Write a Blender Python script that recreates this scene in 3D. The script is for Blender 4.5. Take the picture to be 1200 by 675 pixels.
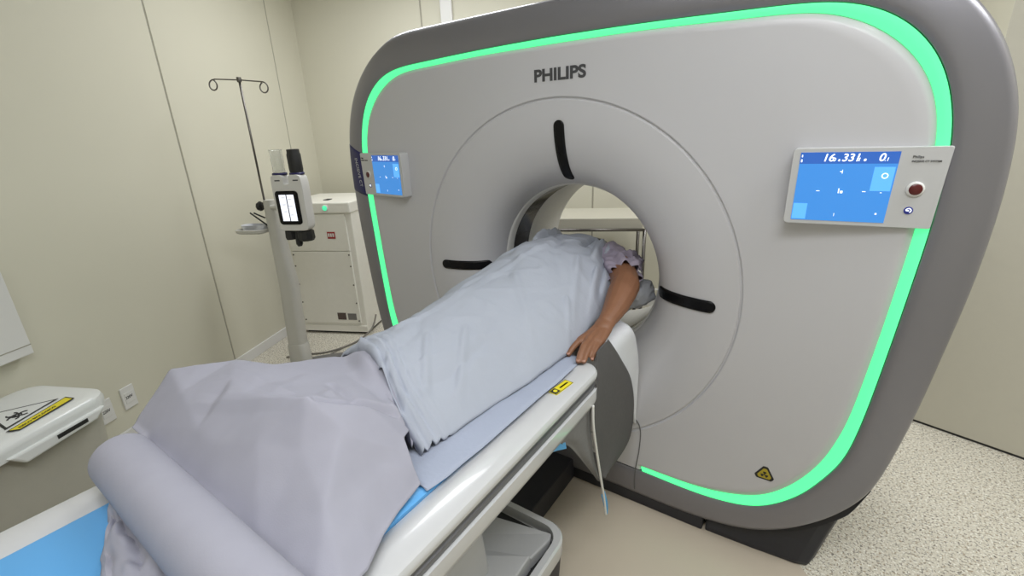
import bpy, bmesh, math, random
import numpy as np
from mathutils import Vector, Matrix, noise as mnoise
from math import sin, cos, pi, radians

random.seed(7)
for o in list(bpy.data.objects): bpy.data.objects.remove(o, do_unlink=True)
SC = bpy.context.scene
COL = SC.collection

# ------------------------------------------------------------------ camera
# frame: x along the scanner front, y into the scanner, z up, metres
def make_camera():
    yaw, pitch, roll, f = -0.609, 0.329, -0.040, 536.0
    cy, sy, cp, sp, cr, sr = cos(yaw), sin(yaw), cos(pitch), sin(pitch), cos(roll), sin(roll)
    fw = Vector((sy*cp, cy*cp, -sp)); rt = Vector((cy, -sy, 0)); up = rt.cross(fw)
    rt2 = rt*cr + up*sr; up2 = up*cr - rt*sr
    cam = bpy.data.cameras.new('camera'); ob = bpy.data.objects.new('camera', cam); COL.objects.link(ob)
    cam.sensor_fit = 'HORIZONTAL'; cam.sensor_width = 36.0; cam.lens = f/1200*36
    cam.clip_start = 0.02
    m = Matrix((rt2, up2, -fw)).transposed().to_4x4()
    m.translation = Vector((0.836, -1.512, 1.494))
    ob.matrix_world = m
    SC.camera = ob
make_camera()

# ------------------------------------------------------------------ light, exposure
SC.view_settings.view_transform = 'Standard'
SC.view_settings.look = 'None'
SC.view_settings.gamma = 1.0
SC.view_settings.use_curve_mapping = False
SC.view_settings.exposure = 0.0
w = bpy.data.worlds.new('world'); SC.world = w; w.use_nodes = True
w.node_tree.nodes['Background'].inputs[0].default_value = (0.9, 0.95, 1, 1)
w.node_tree.nodes['Background'].inputs[1].default_value = 0.1

ANG = radians(25)
AX = Vector((cos(ANG), sin(ANG), 0)); BX = Vector((-sin(ANG), cos(ANG), 0))
def AB(a, b, z=0.0): return AX*a + BX*b + Vector((0, 0, z))

def area(name, loc, sx, sy, power, rz=0.0, col=(0.95, 0.975, 1.0)):
    l = bpy.data.lights.new(name, 'AREA'); l.shape = 'RECTANGLE'; l.size = sx; l.size_y = sy
    l.energy = power; l.color = col
    o = bpy.data.objects.new(name, l); COL.objects.link(o); o.location = loc; o.rotation_euler = (0, 0, rz)
    return o
area('ceiling_lamp', AB(-0.95, 1.15, 2.74), 1.2, 0.6, 27, ANG)
area('ceiling_lamp', AB(1.3, 1.1, 2.74), 1.2, 0.6, 24, ANG)
area('ceiling_lamp', AB(1.7, -0.9, 2.74), 1.2, 0.6, 27, ANG)
area('ceiling_lamp', AB(0.35, -1.6, 2.74), 1.2, 0.6, 25, ANG)
area('ceiling_lamp', AB(-0.5, -2.2, 2.74), 1.2, 0.6, 11, ANG)

# ------------------------------------------------------------------ materials
def mat(name, col, rough=0.5, metal=0.0, emit=None, strength=1.0, noise_amt=0.0, noise_scale=30.0,
        bump=0.0, bump_scale=60.0, coat=0.0, sheen=0.0, trans=0.0, alpha=1.0, spec=0.5):
    m = bpy.data.materials.new(name); m.use_nodes = True
    nt = m.node_tree; p = nt.nodes['Principled BSDF']
    p.inputs['Base Color'].default_value = (*col, 1); p.inputs['Roughness'].default_value = rough
    p.inputs['Metallic'].default_value = metal
    p.inputs['Coat Weight'].default_value = coat
    p.inputs['Specular IOR Level'].default_value = spec
    p.inputs['Transmission Weight'].default_value = trans
    p.inputs['Alpha'].default_value = alpha
    if emit:
        p.inputs['Emission Color'].default_value = (*emit, 1); p.inputs['Emission Strength'].default_value = strength
    tc = None
    if noise_amt or bump:
        tc = nt.nodes.new('ShaderNodeTexCoord')
    if noise_amt:
        n = nt.nodes.new('ShaderNodeTexNoise'); n.inputs['Scale'].default_value = noise_scale; n.inputs['Detail'].default_value = 4
        nt.links.new(tc.outputs['Object'], n.inputs['Vector'])
        r = nt.nodes.new('ShaderNodeMix'); r.data_type = 'RGBA'
        a = [max(0, c*(1-noise_amt)) for c in col]; b = [min(1, c*(1+noise_amt)) for c in col]
        r.inputs[6].default_value = (*a, 1); r.inputs[7].default_value = (*b, 1)
        nt.links.new(n.outputs['Fac'], r.inputs[0]); nt.links.new(r.outputs[2], p.inputs['Base Color'])
    if bump:
        n2 = nt.nodes.new('ShaderNodeTexNoise'); n2.inputs['Scale'].default_value = bump_scale; n2.inputs['Detail'].default_value = 6
        nt.links.new(tc.outputs['Object'], n2.inputs['Vector'])
        bm = nt.nodes.new('ShaderNodeBump'); bm.inputs['Strength'].default_value = bump; bm.inputs['Distance'].default_value = 0.004
        nt.links.new(n2.outputs['Fac'], bm.inputs['Height']); nt.links.new(bm.outputs['Normal'], p.inputs['Normal'])
    return m

M = {}
M['wall'] = mat('wall_paint', (0.655, 0.63, 0.52), 0.55, noise_amt=0.03, noise_scale=1.5, spec=0.35)
M['seam'] = mat('panel_seam_grey', (0.36, 0.34, 0.28), 0.6, noise_amt=0.1)
M['ceil'] = mat('ceiling_white', (0.75, 0.75, 0.72), 0.8, noise_amt=0.02)
M['white'] = mat('white_plastic', (0.72, 0.71, 0.69), 0.35, noise_amt=0.02, noise_scale=8)
M['panel'] = mat('scanner_white', (0.56, 0.552, 0.575), 0.4, noise_amt=0.02, noise_scale=2.5, coat=0.15)
M['shell'] = mat('scanner_grey_metallic', (0.235, 0.228, 0.25), 0.36, metal=0.45, noise_amt=0.06, noise_scale=3, coat=0.2)
M['black'] = mat('black_gloss', (0.006, 0.006, 0.007), 0.25, noise_amt=0.1, spec=0.2)
M['smoke'] = mat('scan_window_dark', (0.045, 0.04, 0.038), 0.12, noise_amt=0.3, noise_scale=6)
M['mattblack'] = mat('black_plinth', (0.02, 0.02, 0.026), 0.5, noise_amt=0.15)
M['green'] = mat('green_light', (0.1, 0.5, 0.25), 0.5, emit=(0.075, 0.90, 0.275), strength=1.2)
M['navy'] = mat('navy_label', (0.02, 0.018, 0.10), 0.4, noise_amt=0.1)
M['logo'] = mat('logo_grey', (0.06, 0.06, 0.065), 0.5, noise_amt=0.1)
M['screen'] = mat('screen_blue', (0.02, 0.1, 0.3), 0.2, emit=(0.055, 0.28, 0.74), strength=0.82)
M['screendark'] = mat('screen_header_blue', (0.01, 0.05, 0.2), 0.2, emit=(0.03, 0.12, 0.46), strength=0.9)
M['screenlight'] = mat('screen_tile_blue', (0.05, 0.2, 0.5), 0.2, emit=(0.11, 0.41, 0.88), strength=1.0)
M['glyph'] = mat('screen_white', (0.8, 0.8, 0.8), 0.3, emit=(0.8, 0.9, 1.0), strength=1.0)
M['lcd'] = mat('lcd_white', (0.8, 0.8, 0.8), 0.3, emit=(0.78, 0.82, 0.95), strength=1.0)
M['display'] = mat('display_silver', (0.56, 0.56, 0.57), 0.35, metal=0.1, noise_amt=0.03)
M['red'] = mat('dark_red_button', (0.10, 0.012, 0.012), 0.3, noise_amt=0.1)
M['bluebtn'] = mat('blue_icon', (0.03, 0.04, 0.28), 0.4, noise_amt=0.1)
M['yellow'] = mat('warning_yellow', (0.78, 0.66, 0.02), 0.5, noise_amt=0.05)
M['ochre'] = mat('trefoil_ochre', (0.42, 0.33, 0.02), 0.5, noise_amt=0.05)
M['bluepad'] = mat('blue_pad', (0.12, 0.40, 0.78), 0.5, noise_amt=0.05, noise_scale=5)
M['tablewhite'] = mat('table_white', (0.58, 0.58, 0.59), 0.25, noise_amt=0.02, coat=0.3)
M['groove'] = mat('rail_groove_grey', (0.16, 0.16, 0.165), 0.35, metal=0.5, noise_amt=0.06)
M['covergrey'] = mat('pedestal_grey', (0.46, 0.46, 0.47), 0.45, noise_amt=0.03)
M['sheetA'] = mat('pale_blue_cloth', (0.405, 0.43, 0.50), 0.85, noise_amt=0.06, noise_scale=6, bump=0.55, bump_scale=28)
M['sheetU'] = mat('bed_sheet_blue', (0.37, 0.405, 0.51), 0.85, noise_amt=0.05, noise_scale=9, bump=0.25, bump_scale=90)
M['paper'] = mat('lilac_paper', (0.365, 0.36, 0.425), 0.9, noise_amt=0.05, noise_scale=18, bump=0.06, bump_scale=420)
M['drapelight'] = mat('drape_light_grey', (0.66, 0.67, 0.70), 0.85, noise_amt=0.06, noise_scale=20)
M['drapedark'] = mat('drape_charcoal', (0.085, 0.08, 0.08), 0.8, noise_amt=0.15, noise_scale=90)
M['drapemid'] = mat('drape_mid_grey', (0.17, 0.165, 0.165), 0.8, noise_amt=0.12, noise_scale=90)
M['towel'] = mat('grey_cloth', (0.42, 0.43, 0.46), 0.9, noise_amt=0.1, noise_scale=25)
M['tape'] = mat('blue_tape', (0.10, 0.35, 0.66), 0.6, noise_amt=0.05)
M['skin'] = mat('skin', (0.24, 0.108, 0.056), 0.5, noise_amt=0.12, noise_scale=25, bump=0.15, bump_scale=300)
M['nail'] = mat('fingernail', (0.42, 0.22, 0.16), 0.35, noise_amt=0.05)
M['hair'] = mat('dark_hair', (0.02, 0.015, 0.012), 0.6, noise_amt=0.3, noise_scale=120)
M['gown'] = mat('lilac_gown', (0.36, 0.31, 0.39), 0.85, noise_amt=0.08, noise_scale=30)
M['cabinet'] = mat('cabinet_cream', (0.86, 0.84, 0.77), 0.45, noise_amt=0.03)
M['pole'] = mat('stand_grey', (0.55, 0.54, 0.50), 0.4, noise_amt=0.03)
M['steel'] = mat('steel', (0.16, 0.15, 0.14), 0.3, metal=0.9, noise_amt=0.05)
M['seamdark'] = mat('seam_dark_grey', (0.12, 0.12, 0.12), 0.6, noise_amt=0.1)  # even dark grey of the cover joint line
M['knob'] = mat('black_rubber', (0.018, 0.018, 0.018), 0.55, noise_amt=0.1)
M['clear'] = mat('clear_plastic', (0.93, 0.94, 0.93), 0.08, trans=0.9, noise_amt=0.01)
M['greenled'] = mat('green_lamp', (0.05, 0.4, 0.2), 0.3, emit=(0.08, 0.75, 0.38), strength=1.0)
M['redlabel'] = mat('red_label', (0.36, 0.03, 0.03), 0.5, noise_amt=0.05)
M['greylabel'] = mat('grey_label', (0.20, 0.19, 0.18), 0.5, noise_amt=0.2, noise_scale=150)
M['brownlabel'] = mat('dark_label', (0.10, 0.07, 0.06), 0.5, noise_amt=0.2, noise_scale=150)
M['darkfoot'] = mat('dark_grey_foot', (0.16, 0.155, 0.15), 0.45, noise_amt=0.08)
M['cable'] = mat('cable_grey', (0.20, 0.185, 0.16), 0.6, noise_amt=0.1)
M['binbody'] = mat('bin_beige', (0.44, 0.42, 0.36), 0.5, noise_amt=0.03)
M['binwhite'] = mat('bin_white', (0.76, 0.77, 0.76), 0.3, noise_amt=0.015, coat=0.2)
M['ink'] = mat('label_black', (0.015, 0.015, 0.015), 0.5, noise_amt=0.1)
M['mat'] = mat('smooth_floor_beige', (0.53, 0.46, 0.37), 0.35, noise_amt=0.04, noise_scale=3)
M['door'] = mat('door_cream', (0.55, 0.525, 0.44), 0.45, noise_amt=0.02)

def floor_mat():
    m = bpy.data.materials.new('speckled_vinyl'); m.use_nodes = True
    nt = m.node_tree; p = nt.nodes['Principled BSDF']; p.inputs['Roughness'].default_value = 0.45
    tc = nt.nodes.new('ShaderNodeTexCoord')
    def spk(scale, lo, hi, w=0):
        n = nt.nodes.new('ShaderNodeTexNoise'); n.inputs['Scale'].default_value = scale; n.inputs['Detail'].default_value = 2
        r = nt.nodes.new('ShaderNodeMapRange'); r.inputs[1].default_value = lo; r.inputs[2].default_value = hi
        mp = nt.nodes.new('ShaderNodeMapping'); mp.inputs[1].default_value = (w, w*2, 0)
        nt.links.new(tc.outputs['Object'], mp.inputs[0]); nt.links.new(mp.outputs[0], n.inputs['Vector'])
        nt.links.new(n.outputs['Fac'], r.inputs[0]); return r.outputs[0]
    cur = None
    base = (0.64, 0.60, 0.51, 1)
    for (sc, lo, hi, c, w_) in ((120, .585, .61, (0.25, 0.23, 0.19, 1), 0), (105, .60, .63, (0.36, 0.29, 0.20, 1), 3), (130, .58, .62, (0.84, 0.82, 0.75, 1), 7), (95, .64, .66, (0.15, 0.13, 0.11, 1), 11)):
        mx = nt.nodes.new('ShaderNodeMix'); mx.data_type = 'RGBA'
        if cur is None: mx.inputs[6].default_value = base
        else: nt.links.new(cur, mx.inputs[6])
        mx.inputs[7].default_value = c
        nt.links.new(spk(sc, lo, hi, w_), mx.inputs[0]); cur = mx.outputs[2]
    nt.links.new(cur, p.inputs['Base Color'])
    return m
M['floor'] = floor_mat()

# ------------------------------------------------------------------ mesh helpers
class MB:
    def __init__(self): self.v = []; self.f = []
    def add(self, vs, fs):
        k = len(self.v); self.v += [Vector(v) for v in vs]; self.f += [tuple(i+k for i in f) for f in fs]; return self
    def box(self, c, s, R=None):
        c = Vector(c); vs = []
        for dz in (-1, 1):
            for dx, dy in ((-1, -1), (1, -1), (1, 1), (-1, 1)):
                d = Vector((dx*s[0]/2, dy*s[1]/2, dz*s[2]/2)); vs.append(c + (R @ d if R else d))
        return self.add(vs, [(3, 2, 1, 0), (4, 5, 6, 7), (0, 1, 5, 4), (1, 2, 6, 5), (2, 3, 7, 6), (3, 0, 4, 7)])
    def loops(self, Ls, cap0=True, cap1=True, closed=True):
        n = len(Ls[0]); vs = [p for L in Ls for p in L]; fs = []
        for i in range(len(Ls)-1):
            for j in range(n if closed else n-1):
                a = i*n+j; b = i*n+(j+1) % n; fs.append((a, b, b+n, a+n))
        if cap0: fs.append(tuple(range(n-1, -1, -1)))
        if cap1: fs.append(tuple(range((len(Ls)-1)*n, len(Ls)*n)))
        return self.add(vs, fs)
    def tube(self, path, r, n=10, caps=True):
        path = [Vector(p) for p in path]; rs = r if isinstance(r, (list, tuple)) else [r]*len(path)
        t0 = (path[1]-path[0]).normalized(); u = t0.orthogonal().normalized(); Ls = []
        for i, p in enumerate(path):
            t = (path[min(i+1, len(path)-1)]-path[max(i-1, 0)]).normalized()
            u = (u - t*u.dot(t)).normalized(); v = t.cross(u)
            Ls.append([p+(u*cos(2*pi*k/n)+v*sin(2*pi*k/n))*rs[i] for k in range(n)])
        return self.loops(Ls, caps, caps)
    def grid(self, P):   # P[i][j]
        n = len(P[0]); vs = [q for row in P for q in row]
        return self.add(vs, [(i*n+j, i*n+j+1, (i+1)*n+j+1, (i+1)*n+j) for i in range(len(P)-1) for j in range(n-1)])
    def lathe(self, c, axis, prof, n=32, cap0=True, cap1=True):   # prof (r, h)
        c = Vector(c); ax = Vector(axis).normalized(); u = ax.orthogonal().normalized(); v = ax.cross(u)
        return self.loops([[c+ax*h+(u*cos(2*pi*k/n)+v*sin(2*pi*k/n))*r for k in range(n)] for r, h in prof], cap0, cap1)
    def prism(self, outline, d):   # outline: list of 3D points, d: extrusion vector
        d = Vector(d); return self.loops([[Vector(p) for p in outline], [Vector(p)+d for p in outline]])
    def sphere(self, c, r, n=16, sq=(1, 1, 1)):
        c = Vector(c); Ls = []
        m = n//2
        for i in range(1, m):
            t = pi*i/m
            Ls.append([c+Vector((r*sq[0]*sin(t)*cos(2*pi*k/n), r*sq[1]*sin(t)*sin(2*pi*k/n), -r*sq[2]*cos(t))) for k in range(n)])
        return self.loops(Ls)
    def build(self, name, m, parent=None, smooth=False, bevel=0.0, weld=False, solid=0.0, sub=0, segs=2, off=0):
        me = bpy.data.meshes.new(name)
        o0 = Vector(parent_loc(parent)) if parent else Vector((0, 0, 0))
        me.from_pydata([tuple(v-o0) for v in self.v], [], self.f); me.validate()
        bm = bmesh.new(); bm.from_mesh(me)
        if weld: bmesh.ops.remove_doubles(bm, verts=bm.verts, dist=1e-5)
        bmesh.ops.recalc_face_normals(bm, faces=bm.faces) if not solid else None
        bm.to_mesh(me); bm.free()
        me.materials.append(M[m] if isinstance(m, str) else m)
        o = bpy.data.objects.new(name, me); COL.objects.link(o)
        if parent: o.parent = parent
        if smooth:
            me.polygons.foreach_set('use_smooth', [True]*len(me.polygons))
            if smooth == 'auto':
                for p in me.polygons: p.use_smooth = True
                me.set_sharp_from_angle(angle=radians(38))
        if bevel:
            b = o.modifiers.new('bevel', 'BEVEL'); b.width = bevel; b.segments = segs; b.limit_method = 'ANGLE'; b.angle_limit = radians(40)
            b.harden_normals = False
        if solid:
            s = o.modifiers.new('thick', 'SOLIDIFY'); s.thickness = solid; s.offset = off
        if sub:
            s = o.modifiers.new('sub', 'SUBSURF'); s.levels = sub; s.render_levels = sub
        return o
def parent_loc(p):
    l = Vector((0, 0, 0))
    while p: l = l + p.location; p = p.parent
    return l
def tag(o, label, cat, group=None):
    o['label'] = label; o['category'] = cat
    if group: o['group'] = group
    return o
def thing(name, label, cat, loc, group=None):
    o = bpy.data.objects.new(name, None); COL.objects.link(o); o.location = loc; o.empty_display_size = 0.05
    return tag(o, label, cat, group)
def struct(o): o['kind'] = 'structure'; return o
def txt(name, s, size, Mtx, m, parent, bold=0.0, sx=1.0, depth=0.0004, shear=0.0):
    cu = bpy.data.curves.new(name, 'FONT'); cu.body = s; cu.size = size; cu.offset = bold*size; cu.extrude = depth; cu.shear = shear
    cu.align_x = 'LEFT'; cu.align_y = 'BOTTOM_BASELINE'
    t = bpy.data.objects.new(name+'_tmp', cu); COL.objects.link(t)
    dg = bpy.context.evaluated_depsgraph_get(); me = bpy.data.meshes.new_from_object(t.evaluated_get(dg))
    bpy.data.objects.remove(t, do_unlink=True)
    o0 = parent_loc(parent)
    for v in me.vertices: v.co = (Mtx @ Vector((v.co.x*sx, v.co.y, v.co.z))) - o0
    me.materials.clear(); me.materials.append(M[m])
    o = bpy.data.objects.new(name, me); COL.objects.link(o); o.parent = parent
    return o
def frame(o, ex, ey): # matrix with columns ex, ey, ex×ey at o
    ex = Vector(ex).normalized(); ey = Vector(ey).normalized(); ez = ex.cross(ey)
    m = Matrix((ex, ey, ez)).transposed().to_4x4(); m.translation = Vector(o); return m
def catmull(P, k=6, closed=False):
    P = [Vector(p) for p in P]; out = []; n = len(P)
    for i in range(n if closed else n-1):
        g = (lambda q: P[q % n]) if closed else (lambda q: P[min(max(q, 0), n-1)])
        a, b, c, d = g(i-1), g(i), g(i+1), g(i+2)
        for s in range(k):
            t = s/k
            out.append(0.5*((2*b)+(c-a)*t+(2*a-5*b+4*c-d)*t*t+(3*b-a-3*c+d)*t**3))
    if not closed: out.append(P[-1])
    return out
def nz(x, y, z=0.0): return mnoise.noise(Vector((x, y, z)))
def sstep(a, b, x):
    t = min(max((x-a)/(b-a), 0), 1); return t*t*(3-2*t)
def rrect(hx, hy, r, n=6):
    out = []
    for cx, cy, a0 in ((hx-r, hy-r, 0), (-hx+r, hy-r, 90), (-hx+r, -hy+r, 180), (hx-r, -hy+r, 270)):
        for k in range(n+1):
            a = radians(a0+90*k/n); out.append((cx+r*cos(a), cy+r*sin(a)))
    return out

# ------------------------------------------------------------------ the room
LW, BW, RW, FW, CZ = -2.284, 2.19, 2.50, -3.3, 2.78
def roomslab(name, a0, a1, b0, b1, z0, z1, m):
    mb = MB(); pts = [AB(a0, b0, z0), AB(a1, b0, z0), AB(a1, b1, z0), AB(a0, b1, z0)]
    mb.prism(pts, (0, 0, z1-z0)); return struct(mb.build(name, m))
roomslab('floor', LW-.1, RW+.1, FW-.1, BW+.1, -0.1, 0, 'floor')
roomslab('ceiling', LW-.1, RW+.1, FW-.1, BW+.1, CZ, CZ+.1, 'ceil')
def wallpanels(name, ax, edges, fixed, z0=0.0):
    # panelled wall with narrow sunk joints between sheets; joints are part of the wall
    mb = MB()
    for e0, e1 in zip(edges[:-1], edges[1:]):
        g = 0.006
        if ax == 'b': pts = [AB(fixed-.1, e0+g), AB(fixed, e0+g), AB(fixed, e1-g), AB(fixed-.1, e1-g)]
        else: pts = [AB(e0+g, fixed), AB(e1-g, fixed), AB(e1-g, fixed+.1), AB(e0+g, fixed+.1)]
        mb.prism([p+Vector((0, 0, z0)) for p in pts], (0, 0, CZ))
    o = struct(mb.build(name, 'wall', bevel=0.002)); 
    mb2 = MB()
    for e in edges[1:-1]:
        if ax == 'b': pts = [AB(fixed-.1, e-.007), AB(fixed-.004, e-.007), AB(fixed-.004, e+.007), AB(fixed-.1, e+.007)]
        else: pts = [AB(e-.007, fixed+.004), AB(e+.007, fixed+.004), AB(e+.007, fixed+.1), AB(e-.007, fixed+.1)]
        mb2.prism([p+Vector((0, 0, z0)) for p in pts], (0, 0, CZ))
    j = mb2.build('joint', 'seam', o)
    return o
wallpanels('wall_left', 'b', [FW-.1, -2.43, -1.36, 0.77, 1.838, BW+.02], LW)
wallpanels('wall_back', 'a', [LW-.1, -1.2, 0.15, 1.25, RW+.1], BW)
roomslab('wall_right', RW, RW+.1, FW-.1, BW+.1, 0, CZ, 'wall')
roomslab('wall_front', LW-.1, RW+.1, FW-.1, FW, 0, CZ, 'wall')
# baseboards
mb = MB(); mb.prism([AB(LW, FW, 0), AB(LW+.016, FW, 0), AB(LW+.016, BW, 0), AB(LW, BW, 0)], (0, 0, .075))
struct(mb.build('baseboard_left', 'white', bevel=.004))
mb = MB(); mb.prism([AB(LW, BW-.016, 0), AB(RW, BW-.016, 0), AB(RW, BW, 0), AB(LW, BW, 0)], (0, 0, .075))
struct(mb.build('baseboard_back', 'white', bevel=.004))
# vertical and horizontal cable ducts on the back wall
mb = MB(); mb.prism([AB(-1.035, BW-.03, 1.0), AB(-.94, BW-.03, 1.0), AB(-.94, BW, 1.0), AB(-1.035, BW, 1.0)], (0, 0, CZ-1.0))
struct(mb.build('trim_1', 'white', bevel=.006))
mb = MB(); mb.prism([AB(-1.0, BW-.03, .765), AB(1.6, BW-.03, .765), AB(1.6, BW, .765), AB(-1.0, BW, .765)], (0, 0, .075))
struct(mb.build('trim_2', 'wall', bevel=.006))
# smooth floor plate in front of the scanner
mb = MB(); mb.prism([Vector(p) for p in ((-1.2, -2.3, 0), (1.0, -2.3, 0), (1.0, -.02, 0), (.93, .06, 0), (-1.15, .06, 0))], (0, 0, .0015))
struct(mb.build('trim_3', 'mat'))
# door leaf standing ajar on the right
P1 = Vector((1.337, 1.299, 0)); U = Vector((.954, -.299, 0)).normalized(); NN = Vector((.299, .954, 0)).normalized()
mb = MB(); a0 = P1-U*.013; a1 = P1+U*.98
mb.prism([a0+Vector((0, 0, .012)), a1+Vector((0, 0, .012)), a1+NN*.045+Vector((0, 0, .012)), a0+NN*.045+Vector((0, 0, .012))], (0, 0, 2.3))
d = struct(mb.build('door_1', 'door', bevel=.003))
mb = MB(); mb.prism([a0+NN*.004+Vector((0, 0, .001)), a1+NN*.004+Vector((0, 0, .001)), a1+NN*.04+Vector((0, 0, .001)), a0+NN*.04+Vector((0, 0, .001))], (0, 0, .014))
mb.build('bottom_gap_shade', 'knob', d)  # black strip stands in for the shaded gap under the leaf
mb = MB(); h = P1+U*.055+Vector((0, 0, .945))
mb.lathe(h, -NN, [(.024, 0), (.024, .006), (.01, .008), (.01, .045)], 20)
mb.tube([h-NN*.042, h-NN*.045+U*.01, h-NN*.045+U*.04], .008, 10)
mb.build('door_handle', 'steel', d, smooth='auto')

# ------------------------------------------------------------------ scanner gantry (polar bands around the bore)
CXZ = (0.0, 0.93)
OG = [(0,1.792),(.3,1.788),(.6,1.778),(.745,1.771),(.84,1.754),(.92,1.715),(.985,1.655),(1.03,1.58),(1.055,1.50),(1.068,1.42),(1.07,1.25),(1.062,1.08),(1.048,.86),(1.03,.64),(1.008,.5),(.972,.415),(.917,.316),(.828,.227),(.752,.193),(.607,.174),(.363,.18),(0,.182)]
IG = [(0,1.763),(.33,1.761),(.553,1.752),(.70,1.746),(.78,1.732),(.85,1.70),(.91,1.66),(.965,1.605),(1.0,1.55),(1.02,1.49),(1.03,1.42),(1.03,1.25),(1.022,1.08),(1.006,.85),(.985,.64),(.962,.54),(.935,.45),(.885,.36),(.815,.279),(.74,.242),(.6,.207),(.362,.202),(0,.204)]
SH = [(0,1.907),(.36,1.907),(.7,1.906),(.79,1.896),(.9,1.853),(1.0,1.785),(1.08,1.70),(1.125,1.625),(1.158,1.54),(1.175,1.46),(1.185,1.3),(1.18,1.1),(1.165,.92),(1.14,.67),(1.105,.45),(1.075,.36),(1.02,.27),(.934,.176),(.838,.107),(.73,.067),(.54,.046),(.253,.048),(0,.048)]
NA = 480
def polar(half):
    pts = catmull([Vector((x, z, 0)) for x, z in half], 8)
    full = [(p.x, p.y) for p in pts] + [(-p.x, p.y) for p in pts[::-1][1:-1]]
    ang = np.array([math.atan2(z-CXZ[1], x-CXZ[0]) for x, z in full]); rad = np.array([math.hypot(x-CXZ[0], z-CXZ[1]) for x, z in full])
    o = np.argsort(ang); ang, rad = ang[o], rad[o]
    ang = np.r_[ang[-1]-2*pi, ang, ang[0]+2*pi]; rad = np.r_[rad[-1], rad, rad[0]]
    th = np.array([-pi+2*pi*k/NA for k in range(NA)])
    r = np.interp(th, ang, rad); n = 5
    return sum(np.roll(r, q)*(n+1-abs(q)) for q in range(-n, n+1))/(n+1)**2
TH = [-pi+2*pi*k/NA for k in range(NA)]
R_OG, R_IG, R_SH = polar(OG), polar(IG), polar(SH)
XO = -0.01
def gp(k, r, y): return Vector((XO+r*cos(TH[k]), y, CXZ[1]+r*sin(TH[k])))
FL = [(.68, 0.0), (.674, .0005), (.671, .006), (.667, .006), (.664, .002), (.655, .0015), (.60, .002), (.56, .005), (.53, .010), (.495, .019), (.465, .031), (.435, .047), (.41, .067), (.39, .092), (.375, .122), (.364, .158), (.359, .185)]
FLs = catmull([Vector((r, y, 0)) for r, y in FL], 4)
def flare_y(r):
    rr = [p.x for p in FLs][::-1]; yy = [p.y for p in FLs][::-1]
    return float(np.interp(r, rr, yy))

G = thing('ct_scanner', 'large white and grey ring scanner with glowing green outline', 'scanner', (0, .35, 0))
# front cover: flare + face + edge
Ls = []
for p in reversed(FLs): Ls.append([gp(k, p.x, p.y) for k in range(NA)])
for t in (.25, .5, .75, .93): Ls.append([gp(k, .68+(R_IG[k]-.68)*t, 0) for k in range(NA)])
Ls.append([gp(k, R_IG[k]-.008, 0.0) for k in range(NA)])
inb = [abs(R_IG[k]*cos(TH[k])) < .372 and sin(TH[k]) < 0 for k in range(NA)]
Ls.append([gp(k, R_IG[k], 0.0008 if inb[k] else .003) for k in range(NA)])
Ls.append([gp(k, R_IG[k]*.68+R_OG[k]*.32, 0.001 if inb[k] else .012) for k in range(NA)])
Ls.append([gp(k, R_OG[k]-.004, 0.0015 if inb[k] else .017) for k in range(NA)])
mb = MB(); mb.loops(Ls, False, False); mb.build('front_cover', 'panel', G, smooth='auto')
# light strip
mb = MB()
def strip(ks):
    rows = []
    for k in ks:
        ri = R_IG[k]*.70+R_OG[k]*.30; ro = R_OG[k]-.002
        rows.append([gp(k, ri, .0075), gp(k, ri+(ro-ri)*.35, .0035), gp(k, ri+(ro-ri)*.75, .0005), gp(k, ro, .001), gp(k, ro, .014), gp(k, ri, .014)])
    mb.loops(rows, True, True)
ks = [k for k in range(NA) if not inb[k]]
# order the open run starting after the gap
st = next(k for k in range(NA) if inb[k-1] and not inb[k])
run = []
k = st
while not inb[k % NA]: run.append(k % NA); k += 1
strip(run)
mb.build('light_strip', 'green', G, smooth='auto')
# outer shell
Ls = []
for t, y in ((0.0, .016), (0.0, .001), (.06, -.003), (.2, -.005), (.4, -.005), (.6, -.001), (.8, .003), (.92, .009), (.985, .02), (1.0, .047)):
    Ls.append([gp(k, R_OG[k]+.001+(R_SH[k]-R_OG[k]-.001)*t, y) for k in range(NA)])
for s, y in ((1.004, .09), (1.006, .2), (1.006, .6), (.995, .70), (.97, .75), (.93, .775)):
    Ls.append([gp(k, R_SH[k]*s, y) for k in range(NA)])
for r, y in ((.62, .78), (.50, .77), (.43, .745), (.385, .71), (.36, .675)):
    Ls.append([gp(k, r, y) for k in range(NA)])
mb = MB(); mb.loops(Ls, False, False); mb.build('outer_shell', 'shell', G, smooth='auto')
# bore: lip, dark window, rear liner
def ring(name, prof, m):
    mb = MB(); mb.loops([[gp(k, r, y) for k in range(0, NA, 3)] for r, y in prof], False, False)
    return mb.build(name, m, G, smooth='auto')
ring('bore_lip', [(.36, .183), (.356, .186), (.352, .195), (.351, .222), (.352, .23)], 'white')
ring('scan_window', [(.352, .229), (.3525, .26), (.3525, .345), (.352, .362)], 'smoke')
ring('rear_liner', [(.352, .361), (.351, .372), (.351, .66), (.36, .676)], 'white')
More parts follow.
